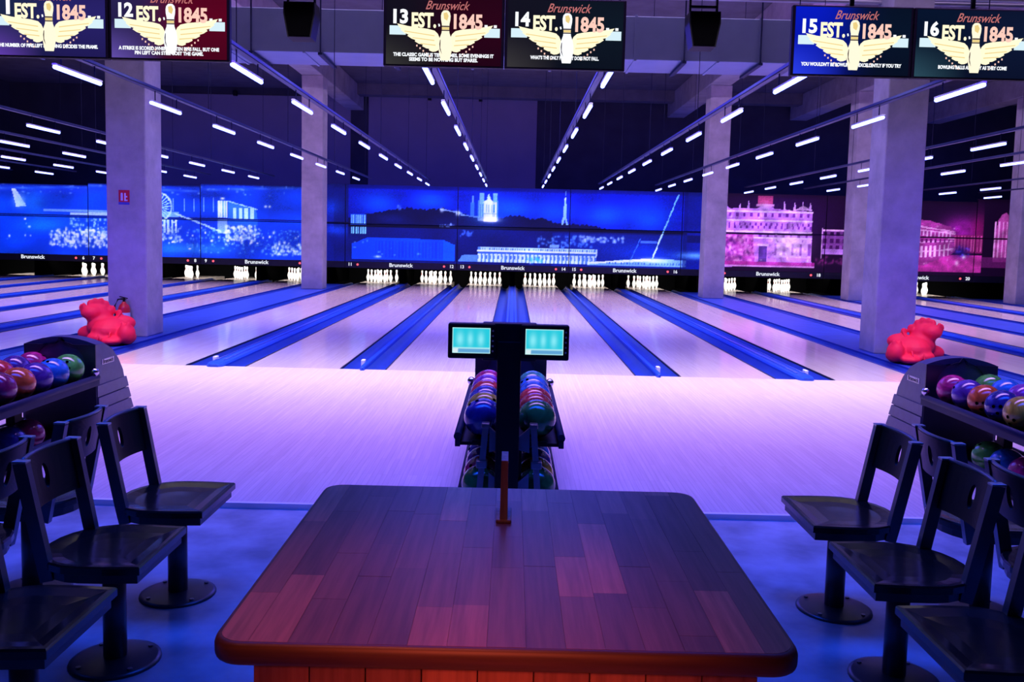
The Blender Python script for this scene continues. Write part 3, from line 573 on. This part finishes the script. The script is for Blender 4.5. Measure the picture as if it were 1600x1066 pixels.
def screen(n, x):
    y, z = -2.5, 3.175
    t = thing('score_screen', f'overhead score screen numbered {NW[n]}, winged pin emblem on a {BGN[n]} ground', 'screen', (x, y, z))
    f = MB(); f.box(-SW/2, SW/2, 0, .06, -SH/2, SH/2, .008); f.build('housing', M_black, t)
    nx, nz = 24, 14; vs = []; cs = []; c0, c1, c2 = [np.array(c) for c in BG[n]]
    for j in range(nz+1):
        for i in range(nx+1):
            u, v = i/nx, j/nz; a, c = P(u, v); vs.append((a, -.002, c)); w = 1/(1+math.exp(-(u-.42)*14)); k = max(0, v-.45)*max(0, .45-u)*9
            g = c0*(1-w)*(1-.5*v) + c1*w*(1-.6*abs(v-.35)) + c2*k; cs += [*g, 1]
    me = bpy.data.meshes.new('display'); me.from_pydata(vs, [], [(j*(nx+1)+i, (j+1)*(nx+1)+i, (j+1)*(nx+1)+i+1, j*(nx+1)+i+1) for j in range(nz) for i in range(nx)])
    me.materials.append(M_screen); me.color_attributes.new('Col', 'FLOAT_COLOR', 'POINT').data.foreach_set('color', cs); d = obj('display', me, t)
    flat('band', [[(.03, .425), (.17, .425), (.17, .56), (.03, .56)]], E_cyan, d, .0035); flat('band', [[(.85, .44), (.985, .44), (.985, .575), (.85, .575)]], E_cyan, d, .0035)
    flat('wing', [wing(-1)], E_cream, d, .005); flat('wing', [wing(1)], E_cream, d, .005)
    fl = []
    for sg in (-1, 1):
        for (u0, v0, u1, v1) in ((.60, .56, .86, .50), (.60, .63, .79, .595), (.59, .70, .72, .68)):
            a, c = .51 + sg*(u0-.51), .51 + sg*(u1-.51); fl.append([(a, v0), (c, v1), (c, v1+.012), (a, v0+.014)])
    flat('feather_line', fl, E_gold, d, .006)['kind'] = 'stuff'
    flat('pin_emblem', [pinpoly()], E_white if n in (12, 14) else emit('emblem_ivory', (1, .93, .68), 1.05), d, .007)
    flat('pin_ring', [[(.483, .415), (.547, .415), (.547, .435), (.483, .435)]], E_dk, d, .009); flat('pin_ring', [[(.482, .475), (.548, .475), (.548, .492), (.482, .492)]], E_dk, d, .009)
    flat('pin_shade', [[(.468, .63), (.474, .62), (.472, .74), (.486, .84), (.468, .77), (.463, .69)]], E_dk, d, .009)
    flat('pin_ring', [[(.483, .437), (.547, .437), (.546, .473), (.484, .473)]], E_gold, d, .009)
    flat('pin_mark', [[(.495, .23), (.525, .215), (.54, .27), (.528, .34), (.5, .31)]], E_gold, d, .009)
    bd = []
    for s in (-1, 1):
        for k in range(5):
            u, v = .51 + s*(.13 + .028*k), .87 - .038*k; bd.append([(u-.006, v-.012), (u+.006, v-.016), (u+.007, v+.012), (u-.005, v+.014)])
    flat('bead', bd, E_num, d, .005)['kind'] = 'stuff'
    dt = [[(u-.013, .39), (u+.013, .39), (u+.013, .43), (u-.013, .43)] for u in (.865, .945)] + [[(.45, .39), (.462, .385), (.468, .42), (.455, .43)]]; flat('dot', dt, E_white, d, .005)['kind'] = 'stuff'
    def tx(s, u, v, size, m, w, **k):
        a, c = P(u, v); return wall_text(s, size, m, a, -.006, c, d, width=w, extrude=.0004, **k)
    tx(str(n), .115, .30, .15, E_white, .12, bold=.006)
    tx('EST.', .325, .35, .158, E_cream, .20, bold=.006); tx('1845', .70, .36, .158, E_num, .235, bold=.006)
    tx('Brunswick', .52, .12, .10, E_red, .36, shear=.45, bold=.0005)
    for i, s in enumerate(TXT[n]): tx(s, .5, .855+.068*i, .038, E_white, .82 if i == 0 and n not in (14, 16) else .56, bold=.0018)
    p = MB(); p.tube([(0, .05, .2), (0, .05, 3.1)], .02, 8); p.box(-.1, .1, .045, .075, -.1, .24); p.build('mount_pole', M_black, t)
for c, pr in ((-3.345, 11), (-.115, 13), (3.215, 15)):
    for k in (0, 1): screen(pr+k, c + (k-.5)*(SW+.005))

# ------------------------------------------------------------------ fire sign and extinguisher on the left pillar, red ramps
t = thing('fire_sign', 'small red fire extinguisher sign high on the left pillar', 'sign', (-5.4, 2.515, 1.94))
b = MB(); b.box(-.075, .075, -.004, .004, -.10, .10, .002); b.build('plate', M_fire, t)
b = MB(); b.prism([(-.045, -.045), (-.015, -.045), (-.015, .05), (-.02, .062), (-.04, .062), (-.045, .05)], -.006, -.004, 'y'); b.prism([(.005, -.05), (.05, -.05), (.05, -.03), (.025, -.03), (.025, .0), (.045, .0), (.045, .02), (.025, .02), (.025, .06), (.005, .06)], -.006, -.004, 'y'); b.build('symbol', M_white, t)
b = MB(); b.box(-.075, .075, -.006, -.004, -.10, -.065); b.build('strip', mat('sign_blue', (.05, .08, .5), .5), t)
t = thing('fire_extinguisher', 'red fire extinguisher hung on the left pillar behind the ramp', 'fire extinguisher', (-5.38, 2.42, .08))
b = MB(); b.lathe([(0, 0), (.07, 0), (.078, .02), (.078, .33), (.06, .375), (.03, .40), (.025, .42), (0, .42)], 20); b.build('cylinder', M_fire, t)
b = MB(); b.lathe([(.0795, .14), (.0795, .27)], 20); b.build('paper_label', M_white, t)
b = MB(); b.tube([(0, 0, .42), (0, 0, .47)], .018, 10); b.bar((-.06, 0, .49), (.05, 0, .465), .02, .012); b.bar((-.05, 0, .45), (.03, 0, .45), .02, .01); b.build('valve', M_black, t)
b = MB(); b.tube([(-.02, 0, .46), (-.08, -.01, .45), (-.125, -.01, .36), (-.12, -.01, .2), (-.1, -.01, .12)], .011, 8); b.build('hose', M_black, t)
b = MB(); b.box(-.04, .04, .07, .1, .2, .3); b.build('wall_bracket', M_rail, t)
def ramp(x, y, s, lab):
    t = thing('ball_ramp', lab, 'ball ramp', (x, y, .005))
    b = MB()
    S = lambda cx, cy, cz, r, sx=1, sy=1, sz=1: b.sphere((s*cx, cy, cz), r, 16, 10, (sx, sy, sz))
    # lumpy crouching body, raised head, feet, tail
    S(.02, .02, .17, .2, 1.25, 1.5, .85); S(-.14, .10, .22, .17, 1.1, 1.2, 1.1); S(-.2, .1, .36, .14, 1.15, 1.0, 1.0); S(-.24, .0, .40, .11, 1.2, 1.1, .85)
    S(.30, -.18, .15, .12, .9, 1.0, 1.15); S(.24, -.10, .1, .13, 1.1, 1.2, .8); S(.14, -.25, .06, .1, 1.3, 1.3, .6); S(-.33, .18, .11, .13, 1.3, 1.2, .85); S(-.05, -.16, .09, .12, 1.4, 1.3, .75)
    S(.12, .12, .26, .13, 1.3, 1.0, .8)
    for cx, cy, cz, r in ((-.29, .08, .50, .05), (-.24, .12, .525, .05), (-.17, .14, .52, .055), (-.11, .16, .49, .05), (-.03, .16, .43, .05), (.06, .16, .38, .05), (-.36, .0, .46, .045), (-.31, -.05, .485, .04), (.34, -.22, .265, .04), (.26, -.2, .265, .04)): S(cx, cy, cz, r, .8, .8, 1.25)
    o = b.build('body', M_dino, t); md = o.modifiers.new('remesh', 'REMESH'); md.mode = 'VOXEL'; md.voxel_size = .017; md.use_smooth_shade = True
    sm = o.modifiers.new('smooth', 'SMOOTH'); sm.factor = .5; sm.iterations = 3
    r = MB()
    for dx in (-.07, .07): r.tube([(s*(.02+dx), .14, .40), (s*(.02+dx), .0, .315), (s*(.04+dx), -.20, .21), (s*(.06+dx), -.36, .05)], .014, 8)
    r.build('ball_track', M_dino, t)
ramp(-5.27, 1.72, 1, 'glowing red dinosaur shaped ball ramp behind the left ball rack'); ramp(5.27, 1.72, -1, 'glowing red dinosaur shaped ball ramp behind the right ball rack')

# ------------------------------------------------------------------ ball racks
def arch_panel(b, w, h, cx, cz, r, y, t=.012, n=28):
    """front plate with domed top and a round hole"""
    out = []; inn = []
    for k in range(n):
        a = 2*PI*k/n; inn.append((cx + r*math.cos(a), cz + r*math.sin(a)))
        dx, dz = math.cos(a), math.sin(a); ks = []
        if dx > 1e-6: ks.append((w-cx)/dx)
        if dx < -1e-6: ks.append((-w-cx)/dx)
        if dz < -1e-6: ks.append((0-cz)/dz)
        q = min(ks) if ks else 1e9
        for _ in range(2):
            if dz > 1e-6: xx = max(-w, min(w, cx + q*dx)); q = min(q, (h - .055*(xx/w)**2 - cz)/dz)
        out.append((cx + q*dx, cz + q*dz))
    for c in ((-w, 0), (w, 0), (-w, h-.055), (w, h-.055)):
        j = min(range(n), key=lambda i: (out[i][0]-c[0])**2 + (out[i][1]-c[1])**2); out[j] = c
    vs = [(x, y, z) for x, z in out] + [(x, y, z) for x, z in inn] + [(x, y+t, z) for x, z in out] + [(x, y+t, z) for x, z in inn]
    fs = []
    for k in range(n):
        m = (k+1) % n; fs += [(k, m, n+m, n+k), (2*n+k, 3*n+k, 3*n+m, 2*n+m), (k, 2*n+k, 2*n+m, m), (n+k, n+m, 3*n+m, 3*n+k)]
    b.add(vs, fs)
def hoodshell(b, w, prof, y_in=.012, dome=.055):
    nx = 9; xs = [-w + 2*w*i/(nx-1) for i in range(nx)]; m = len(prof); vs = []
    for x in xs: vs += [(x, y, z - (dome*(x/w)**2 if z > .3 else 0)) for y, z in prof]
    fs = [(i*m+k, i*m+k+1, (i+1)*m+k+1, (i+1)*m+k) for i in range(nx-1) for k in range(m-1)]
    fs += [[k for k in range(m)], [(nx-1)*m+k for k in range(m)][::-1]]
    b.add(vs, fs, False)
def rack(x, label):
    t = thing('ball_rack', label, 'ball rack', (x, -3.46, 0)); w = .262
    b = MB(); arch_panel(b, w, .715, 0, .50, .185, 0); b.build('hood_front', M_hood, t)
    b = MB(); b.tube([(0, .01, .5), (0, .30, .5)], .186, 24, False); b.add([(.186*math.cos(2*PI*k/24), .30, .5+.186*math.sin(2*PI*k/24)) for k in range(24)], [list(range(24))]); b.build('ball_tunnel', M_pit, t)
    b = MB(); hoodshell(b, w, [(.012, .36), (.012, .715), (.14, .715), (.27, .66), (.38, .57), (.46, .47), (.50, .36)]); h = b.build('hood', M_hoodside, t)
    for s in (-1, 1):
        b = MB(); b.box(s*(w+.001)-.002, s*(w+.001)+.002, .10, .30, .50, .54, .001); b.build('name_plate', M_alu, h)
        o = obj('lettering', text_mesh('Brunswick', .05, M_dark, .001, width=.17), h, (s*(w+.0035), .20, .52)); o.rotation_euler = (PI/2, 0, s*PI/2)
    z = .36; y1 = .50
    for k in range(4):
        zz = z-.09; e = .008*(k+1); b = MB(); b.prism([(.012, zz), (.012, z-.006), (y1+.005+.02*k, z-.006), (y1+.045+.025*k, zz)], -w-e, w+e, 'x'); b.build('slat', M_hoodside, t); z = zz
    b = MB(); b.box(-.28, .28, -1.66, -.005, .372, .392, .004); b.box(-.035, .035, -1.66, -.005, .392, .44, .004)
    for s in (-1, 1): b.box(s*.15-.055, s*.15+.055, -1.66, -.005, .392, .40)
    tr = b.build('upper_tray', M_black, t)
    for s in (-1, 1):
        r = MB(); r.tube([(s*.285, -1.68, .425), (s*.285, -.02, .425)], .022, 10); r.build('side_rail', M_rail, tr)
        r = MB(); r.box(s*.285-.014, s*.285+.014, -1.68, -.02, .368, .41); r.build('rail_lip', M_rail, tr)
        r = MB(); r.sphere((s*.285, -.06, .47), .03, 12, 8); r.tube([(s*.285, -.06, .42), (s*.285, -.06, .48)], .015, 8); r.build('rail_end', M_chrome, tr)
    b = MB(); b.box(-.26, .26, -1.66, .0, .012, .034, .004)
    tr = b.build('lower_tray', M_black, t)
    for s in (-1, 1):
        r = MB(); r.tube([(s*.27, -1.68, .10), (s*.27, -.02, .10)], .016, 10); r.bar((s*.27, -1.6, .03), (s*.27, -1.6, .1), .02, .02, (0, 1, 0)); r.bar((s*.27, -.1, .03), (s*.27, -.1, .1), .02, .02, (0, 1, 0)); r.build('side_rail', M_rail, tr)
    for yy in (-.62, -1.35):
        b = MB(); b.box(-.03, .03, yy-.05, yy+.05, .0, .375, .006); b.build('post', M_black, t)
    b = MB()
    b.box(-.07, .07, -1.70, -1.66, 0, .40, .004); b.build('end_panel', M_black, t)
    for s in (-1, 1):
        b = MB(); b.bar((s*.13, -1.735, .50), (s*.165, -1.735, .05), .034, .03, (0, 1, 0)); b.box(s*.13-.022, s*.13+.022, -1.76, -1.70, .49, .515, .004); b.box(s*.148-.03, s*.148+.03, -1.765, -1.70, .27, .31, .006); b.box(s*.165-.036, s*.165+.036, -1.765, -1.70, .05, .085, .006); b.build('end_bar', M_steel, t)
        for zc in (.44, .19): b = MB(); b.prism([(s*.02, zc-.03), (s*.11, zc+.05), (s*.11, zc-.09), (s*.04, zc-.07)], -1.725, -1.702, 'y'); b.build('end_bracket', M_steel, t)
    return t
rack(-3.31, 'left ball rack with dark plastic hood beside the left stools'); rack(0., 'middle ball rack behind the table with twin console'); rack(3.31, 'right ball rack with dark plastic hood beside the right stools')
# balls
def ballmat(name, c):
    m, t, b = nt('ball_' + name); tc = N(t, 'ShaderNodeTexCoord'); ns = N(t, 'ShaderNodeTexNoise'); ns.inputs['Scale'].default_value = 9; ns.inputs['Detail'].default_value = 6; ns.inputs['Distortion'].default_value = 1.2
    t.links.new(tc.outputs['Object'], ns.inputs['Vector']); cr = N(t, 'ShaderNodeValToRGB'); e = cr.color_ramp.elements; e[0].position = .35; e[1].position = .7
    e[0].color = (*[v*.45 for v in c], 1); e[1].color = (*[min(1, v*1.3) for v in c], 1); t.links.new(ns.outputs['Fac'], cr.inputs['Fac']); t.links.new(cr.outputs['Color'], b.inputs['Base Color'])
    b.inputs['Roughness'].default_value = .12; b.inputs['Coat Weight'].default_value = .6; b.inputs['Coat Roughness'].default_value = .04; return m
BC = {'green': (.10, .55, .08), 'teal': (.05, .45, .35), 'blue': (.03, .25, .75), 'purple': (.12, .05, .38), 'orange': (1., .16, .04), 'maroon': (.35, .02, .12), 'magenta': (.65, .03, .25), 'red': (.9, .05, .06), 'navy': (.03, .035, .3), 'yellow': (.75, .52, .06), 'violet': (.35, .06, .6), 'dark green': (.03, .25, .06)}
BMESH = {}
hb = MB()
for dx, dz in ((-.02, .03), (.022, .032), (.002, -.012)):
    d = Vector((dx, -math.sqrt(.1085**2-dx*dx-dz*dz), dz)); hb.tube([d, d*1.003], .011, 10)
hole_me = hb.mesh('finger_holes', M_pit)
def ball(c, x, y, z, lab):
    if c not in BMESH: b = MB(); b.sphere((0, 0, 0), .108, 28, 18); BMESH[c] = b.mesh('bowling_ball', ballmat(c.replace(' ', '_'), BC[c]))
    o = obj('bowling_ball', BMESH[c], None, (x, y, z)); h = obj('finger_holes', hole_me, o)
    o.rotation_euler = (random.uniform(-.9, .9), random.uniform(-.9, .9), random.uniform(-2, 2)); tag(o, lab, 'bowling ball'); return o
def row(cols, x, z, y0, lab, grp):
    for k, c in enumerate(cols):
        o = ball(c, x, y0-.2185*k, z, f'{c} bowling ball, {["first", "second", "third", "fourth", "fifth", "sixth", "seventh"][k]} from the hood {lab}'); o['group'] = grp
ZU, ZL = .508, .1425
row(['green', 'blue', 'purple', 'orange', 'maroon'], -3.16, ZU, -3.64, 'in the near row of the left rack', 'balls in the left rack')
row(['magenta', 'purple', 'red'], -3.46, ZU, -3.56, 'in the far row of the left rack', 'balls in the left rack')
row(['maroon', 'navy'], -3.18, ZL, -4.16, 'on the lower tier of the left rack', 'balls in the left rack')
row(['magenta', 'purple', 'orange', 'navy', 'yellow'], 3.16, ZU, -3.64, 'in the near row of the right rack', 'balls in the right rack')
row(['green', 'blue', 'violet'], 3.46, ZU, -3.57, 'in the far row of the right rack', 'balls in the right rack')
row(['green', 'blue', 'magenta'], 3.18, ZL, -4.14, 'on the lower tier of the right rack', 'balls in the right rack')
row(['magenta', 'violet', 'red', 'navy', 'yellow', 'navy'], -.15, ZU, -3.92, 'in the left row of the middle rack', 'balls in the middle rack')
row(['teal', 'blue', 'blue', 'red', 'red', 'dark green'], .15, ZU, -3.92, 'in the right row of the middle rack', 'balls in the middle rack')
row(['navy', 'purple', 'magenta', 'dark green'], -.155, ZL, -4.42, 'on the lower left of the middle rack', 'balls in the middle rack')
row(['blue', 'navy', 'yellow', 'dark green'], .155, ZL, -4.42, 'on the lower right of the middle rack', 'balls in the middle rack')

# ------------------------------------------------------------------ twin scoring console
t = thing('scoring_console', 'black twin screen scoring console on a post behind the table', 'console', (-.012, -5.245, FZ))
b = MB(); b.box(-.063, .063, -.03, .03, 0, 1.0, .006); b.box(-.15, .15, -.03, .06, 0, .02, .005); b.build('post', M_black, t)
b = MB(); b.box(-.145, .145, -.025, .07, .895, 1.095, .008); b.build('centre_housing', M_black, t)
for s, x0, x1 in ((-1, -.325, -.075), (1, .06, .315)):
    b = MB(); b.box(x0, x1, -.04, .03, .905, 1.092, .009); h = b.build('bezel', M_black, t)
    sx0 = x0+.024; sx1 = sx0+.2; z0, z1 = .935, 1.07
    nx, nz = 30, 20; vs = []; cs = []
    for j in range(nz+1):
        for i in range(nx+1):
            u, v = i/nx, j/nz; vs.append((sx0+(sx1-sx0)*u, -.0415, z0+(z1-z0)*v)); c = np.array((.02, .60, .74))
            for cu, cw in ((.2, .09), (.47, .07), (.75, .08)): c = c + np.array((.22, .24, .2))*math.exp(-((u-cu)/cw)**2-((v-.55)/.25)**2)
            if v < .25: c = np.array((.45, .85, .9))
            if v < .18: c = np.array((.12, .38, .68)) if u > .14 else np.array((.7, .85, .9))
            if u < .03 or u > .97 or v > .97 or v < .03: c = np.array((.5, .9, .9))
            cs += [*np.clip(c, 0, 1), 1]
    me = bpy.data.meshes.new('display'); me.from_pydata(vs, [], [(j*(nx+1)+i, j*(nx+1)+i+1, (j+1)*(nx+1)+i+1, (j+1)*(nx+1)+i) for j in range(nz) for i in range(nx)]); me.materials.append(M_screen)
    me.color_attributes.new('Col', 'FLOAT_COLOR', 'POINT').data.foreach_set('color', cs); obj('display', me, h)
    for k in range(5):
        b = MB(); b.tube([(sx1+.013, -.039, .948+.027*k), (sx1+.013, -.044, .948+.027*k)], .0055, 8); b.build('button', M_alu, h)

# ------------------------------------------------------------------ wooden table and menu holder
TZ = .72; TX = .585; TY0, TY1 = -8.305, -7.165
t = thing('wooden_table', 'dark red brown block wood table with rounded corners in the foreground', 'table', (0, -7.73, FZ))
def rrect(x0, x1, y0, y1, r, n=6):
    p = []
    for cx, cy, a0 in ((x1-r, y1-r, 0), (x0+r, y1-r, PI/2), (x0+r, y0+r, PI), (x1-r, y0+r, 1.5*PI)):
        for k in range(n+1): a = a0 + PI/2*k/n; p.append((cx+r*math.cos(a), cy+r*math.sin(a)))
    return p
def clip(poly, hull):
    for i in range(len(hull)):
        a, c = hull[i], hull[(i+1) % len(hull)]; out = []
        ins = lambda p: (c[0]-a[0])*(p[1]-a[1]) - (c[1]-a[1])*(p[0]-a[0]) >= -1e-9
        for j in range(len(poly)):
            p, q = poly[j], poly[(j+1) % len(poly)]
            if ins(p): out.append(p)
            if ins(p) != ins(q):
                d1 = (c[0]-a[0])*(p[1]-a[1]) - (c[1]-a[1])*(p[0]-a[0]); d2 = (c[0]-a[0])*(q[1]-a[1]) - (c[1]-a[1])*(q[0]-a[0]); k = d1/(d1-d2); out.append((p[0]+(q[0]-p[0])*k, p[1]+(q[1]-p[1])*k))
        poly = out
        if len(poly) < 3: return []
    return poly
hull = rrect(-TX+.014, TX-.014, TY0+7.73+.014, TY1+7.73-.014, .05)
zt = TZ-FZ; nr = 15; rw = 2*TX/nr; rnd = random.Random(5)
for i in range(nr):
    x0 = -TX + i*rw; y = TY0+7.73 - rnd.uniform(0, .3)
    while y < TY1+7.73:
        ln = rnd.uniform(.22, .52); g = .0003
        p = clip([(x0+g, y+g), (x0+rw-g, y+g), (x0+rw-g, y+ln-g), (x0+g, y+ln-g)], hull)
        if len(p) > 2:
            b = MB(); b.prism(p, zt-.045, zt+rnd.uniform(-.0003, .0002)); b.build('plank', M_table, t)
        y += ln
ed = MB(); o1 = rrect(-TX, TX, TY0+7.73, TY1+7.73, .062); n = len(o1); vs = []; secs = []
cx = lambda r, p, h: None
for off, z in ((.0142, zt-.0005), (.008, zt-.001), (.003, zt-.006), (.0, zt-.016), (.0, zt-.034), (.003, zt-.042), (.008, zt-.046), (.0142, zt-.046)):
    vs += [(x, y, z) for x, y in rrect(-TX+off, TX-off, TY0+7.73+off, TY1+7.73-off, .062-off)]
ed.add(vs, [(k*n+i, k*n+(i+1) % n, (k+1)*n+(i+1) % n, (k+1)*n+i) for k in range(7) for i in range(n)], True); ed.build('table_edge', M_tedge, t)
cb = MB(); cb.box(-.515, .515, TY0+7.73+.12, TY1+7.73-.09, .03, zt-.047); cb.build('cabinet', M_tpanel, t)
for k in range(9):
    w = 1.04/9; b = MB(); b.box(-.52+k*w+.0012, -.52+(k+1)*w-.0012, TY0+7.73+.095, TY0+7.73+.12, .03, zt-.047, .0015); b.build('plank', M_tpanel, t)
b = MB(); b.box(-.48, .48, TY0+7.73+.16, TY1+7.73-.13, 0, .03); b.build('plinth', M_black, t)
t = thing('menu_holder', 'thin upright wooden card holder standing on the table', 'card holder', (-.014, -7.47, TZ))
b = MB(); b.prism([(-.011, .0), (.011, .0), (.0095, .178), (-.0095, .178)], -.055, .055, 'y'); b.build('board', M_holder, t)
b = MB(); b.box(-.022, .022, -.06, .06, 0, .01, .003); b.build('foot', M_holder, t)

# ------------------------------------------------------------------ fixed stools with backs
def make_chair():
    t = thing('stool', 'x', 'stool', (0, 0, FZ)); zs = .43   # seat top above the concrete
    # seat outline: square front (+x), rounded rear
    out = []
    for k in range(13):
        a = PI/2 + PI*k/12; out.append((-.01 + .20*math.cos(a), .225*math.sin(a)))
    out += [(.08, -.225), (.2, -.215), (.2, -.1), (.2, 0), (.2, .1), (.2, .215), (.08, .225)]
    n = len(out); b = MB(); vs = []; rings = (1., .975, .9, .7, .45, .2)
    for i, k in enumerate(rings):
        z = (zs-.006, zs, zs-.001, zs-.009, zs-.013, zs-.014)[i]; vs += [(.01+(x-.01)*k, y*k, z) for x, y in out]
    vs.append((.01, 0, zs-.014)); vs += [(x, y, zs-.028) for x, y in out]
    fs = [(i*n+k, i*n+(k+1) % n, (i+1)*n+(k+1) % n, (i+1)*n+k) for i in range(len(rings)-1) for k in range(n)]
    c = len(rings)*n; fs += [((len(rings)-1)*n+k, (len(rings)-1)*n+(k+1) % n, c) for k in range(n)]; fs += [(c+1+k, c+1+(k+1) % n, (k+1) % n, k) for k in range(n)] + [[c+1+k for k in range(n)]]
    b.add(vs, fs, False); b.build('seat', M_seat, t)
    b = MB(); b.prism([(.01+(x-.01)*.93, y*.93) for x, y in out], zs-.062, zs-.0285); b.build('seat_pan', M_steeld, t)
    b = MB(); b.tube([(0.02, 0, .018), (.02, 0, zs-.06)], .040, 16); b.build('pedestal', M_steeld, t)
    b = MB(); b.lathe([(0, .022), (.05, .022), (.09, .017), (.14, .012), (.155, .008), (.157, 0), (0, 0)], 32, (.02, 0, 0)); p = b.build('base_plate', M_steeld, t)
    for k in range(4): a = PI/4 + PI/2*k; b = MB(); b.tube([(.02+.128*math.cos(a), .128*math.sin(a), .01), (.02+.128*math.cos(a), .128*math.sin(a), .019)], .009, 6); b.build('bolt', M_steel, p)
    T = {}
    for s in (-1, 1):
        b = MB(); p0 = Vector((-.125, s*.168, zs-.07)); p1 = Vector((-.14, s*.170, zs)); p2 = Vector((-.205, s*.176, .765)); b.bar(p0, p1, .03, .044, (1, 0, 0)); b.bar(p1, p2, .03, .044, (1, 0, 0)); b.build('upright', M_steel, t)
        b = MB(); b.box(-.229, -.181, s*.176-.017, s*.176+.017, .764, .772, .002); b.build('end_cap', M_alu, t)
    # curved back panel with an oval hole
    def surf(y, z, d):
        k = y/.165; x = -.14 - .065*(z-zs)/(.765-zs) - .028*(1-k*k); return (x - d, y, z)
    nn = 32; lay = []; z0, z1 = .585, .762; cz = .675
    for k in range(nn):
        a = 2*PI*k/nn; dx, dz = math.cos(a), math.sin(a); q = min(.162/abs(dx) if abs(dx) > 1e-6 else 9, (z1-cz)/dz if dz > 1e-6 else 9, (z0-cz)/dz if dz < -1e-6 else 9)
        lay.append(((.020*dx, cz+.044*dz), (q*dx, cz+q*dz)))
    for c in ((.162, z1), (-.162, z1), (.162, z0), (-.162, z0)):
        j = min(range(nn), key=lambda i: (lay[i][1][0]-c[0])**2 + (lay[i][1][1]-c[1])**2); lay[j] = (lay[j][0], c)
    R = 5; vs = []
    for d in (0, .014):
        for r in range(R):
            f = r/(R-1)
            for (a, e) in lay: vs.append(surf(a[0]+(e[0]-a[0])*f, a[1]+(e[1]-a[1])*f, d))
    fs = []; o2 = R*nn
    for r in range(R-1):
        for k in range(nn):
            m = (k+1) % nn; q = (r*nn+k, r*nn+m, (r+1)*nn+m, (r+1)*nn+k); fs += [q, tuple(i+o2 for i in q[::-1])]
    for r in (0, R-1): fs += [(r*nn+k, r*nn+(k+1) % nn, o2+r*nn+(k+1) % nn, o2+r*nn+k) for k in range(nn)]
    b = MB(); b.add(vs, fs, False); b.build('back_panel', M_back, t)
    b = MB(); b.tube([surf(-.162+.324*k/10, .766, .004) for k in range(11)], .008, 6); b.build('top_rail', M_steel, t)
    return t
proto = make_chair(); first = True
CH = []
for s, sd in ((-1, 'left'), (1, 'right')):
    for k, y in enumerate((-6.275, -6.88, -7.475)):
        CH.append((s*1.42, y, 0 if s < 0 else PI, f'{["farthest", "middle", "nearest"][k]} of the three {sd} stools facing the wooden table'))
        CH.append((s*2.0, y, PI if s < 0 else 0, f'{["farthest", "middle", "nearest"][k]} of the {sd} stools facing away from the table'))
for i, (x, y, rz, lb) in enumerate(CH):
    if i == 0:
        proto.location = (x, y, FZ); proto.rotation_euler = (0, 0, rz); proto['label'] = lb; proto['group'] = 'stools beside the table'
    else: dup(proto, (x, y, FZ), rz, lb, 'stools beside the table')
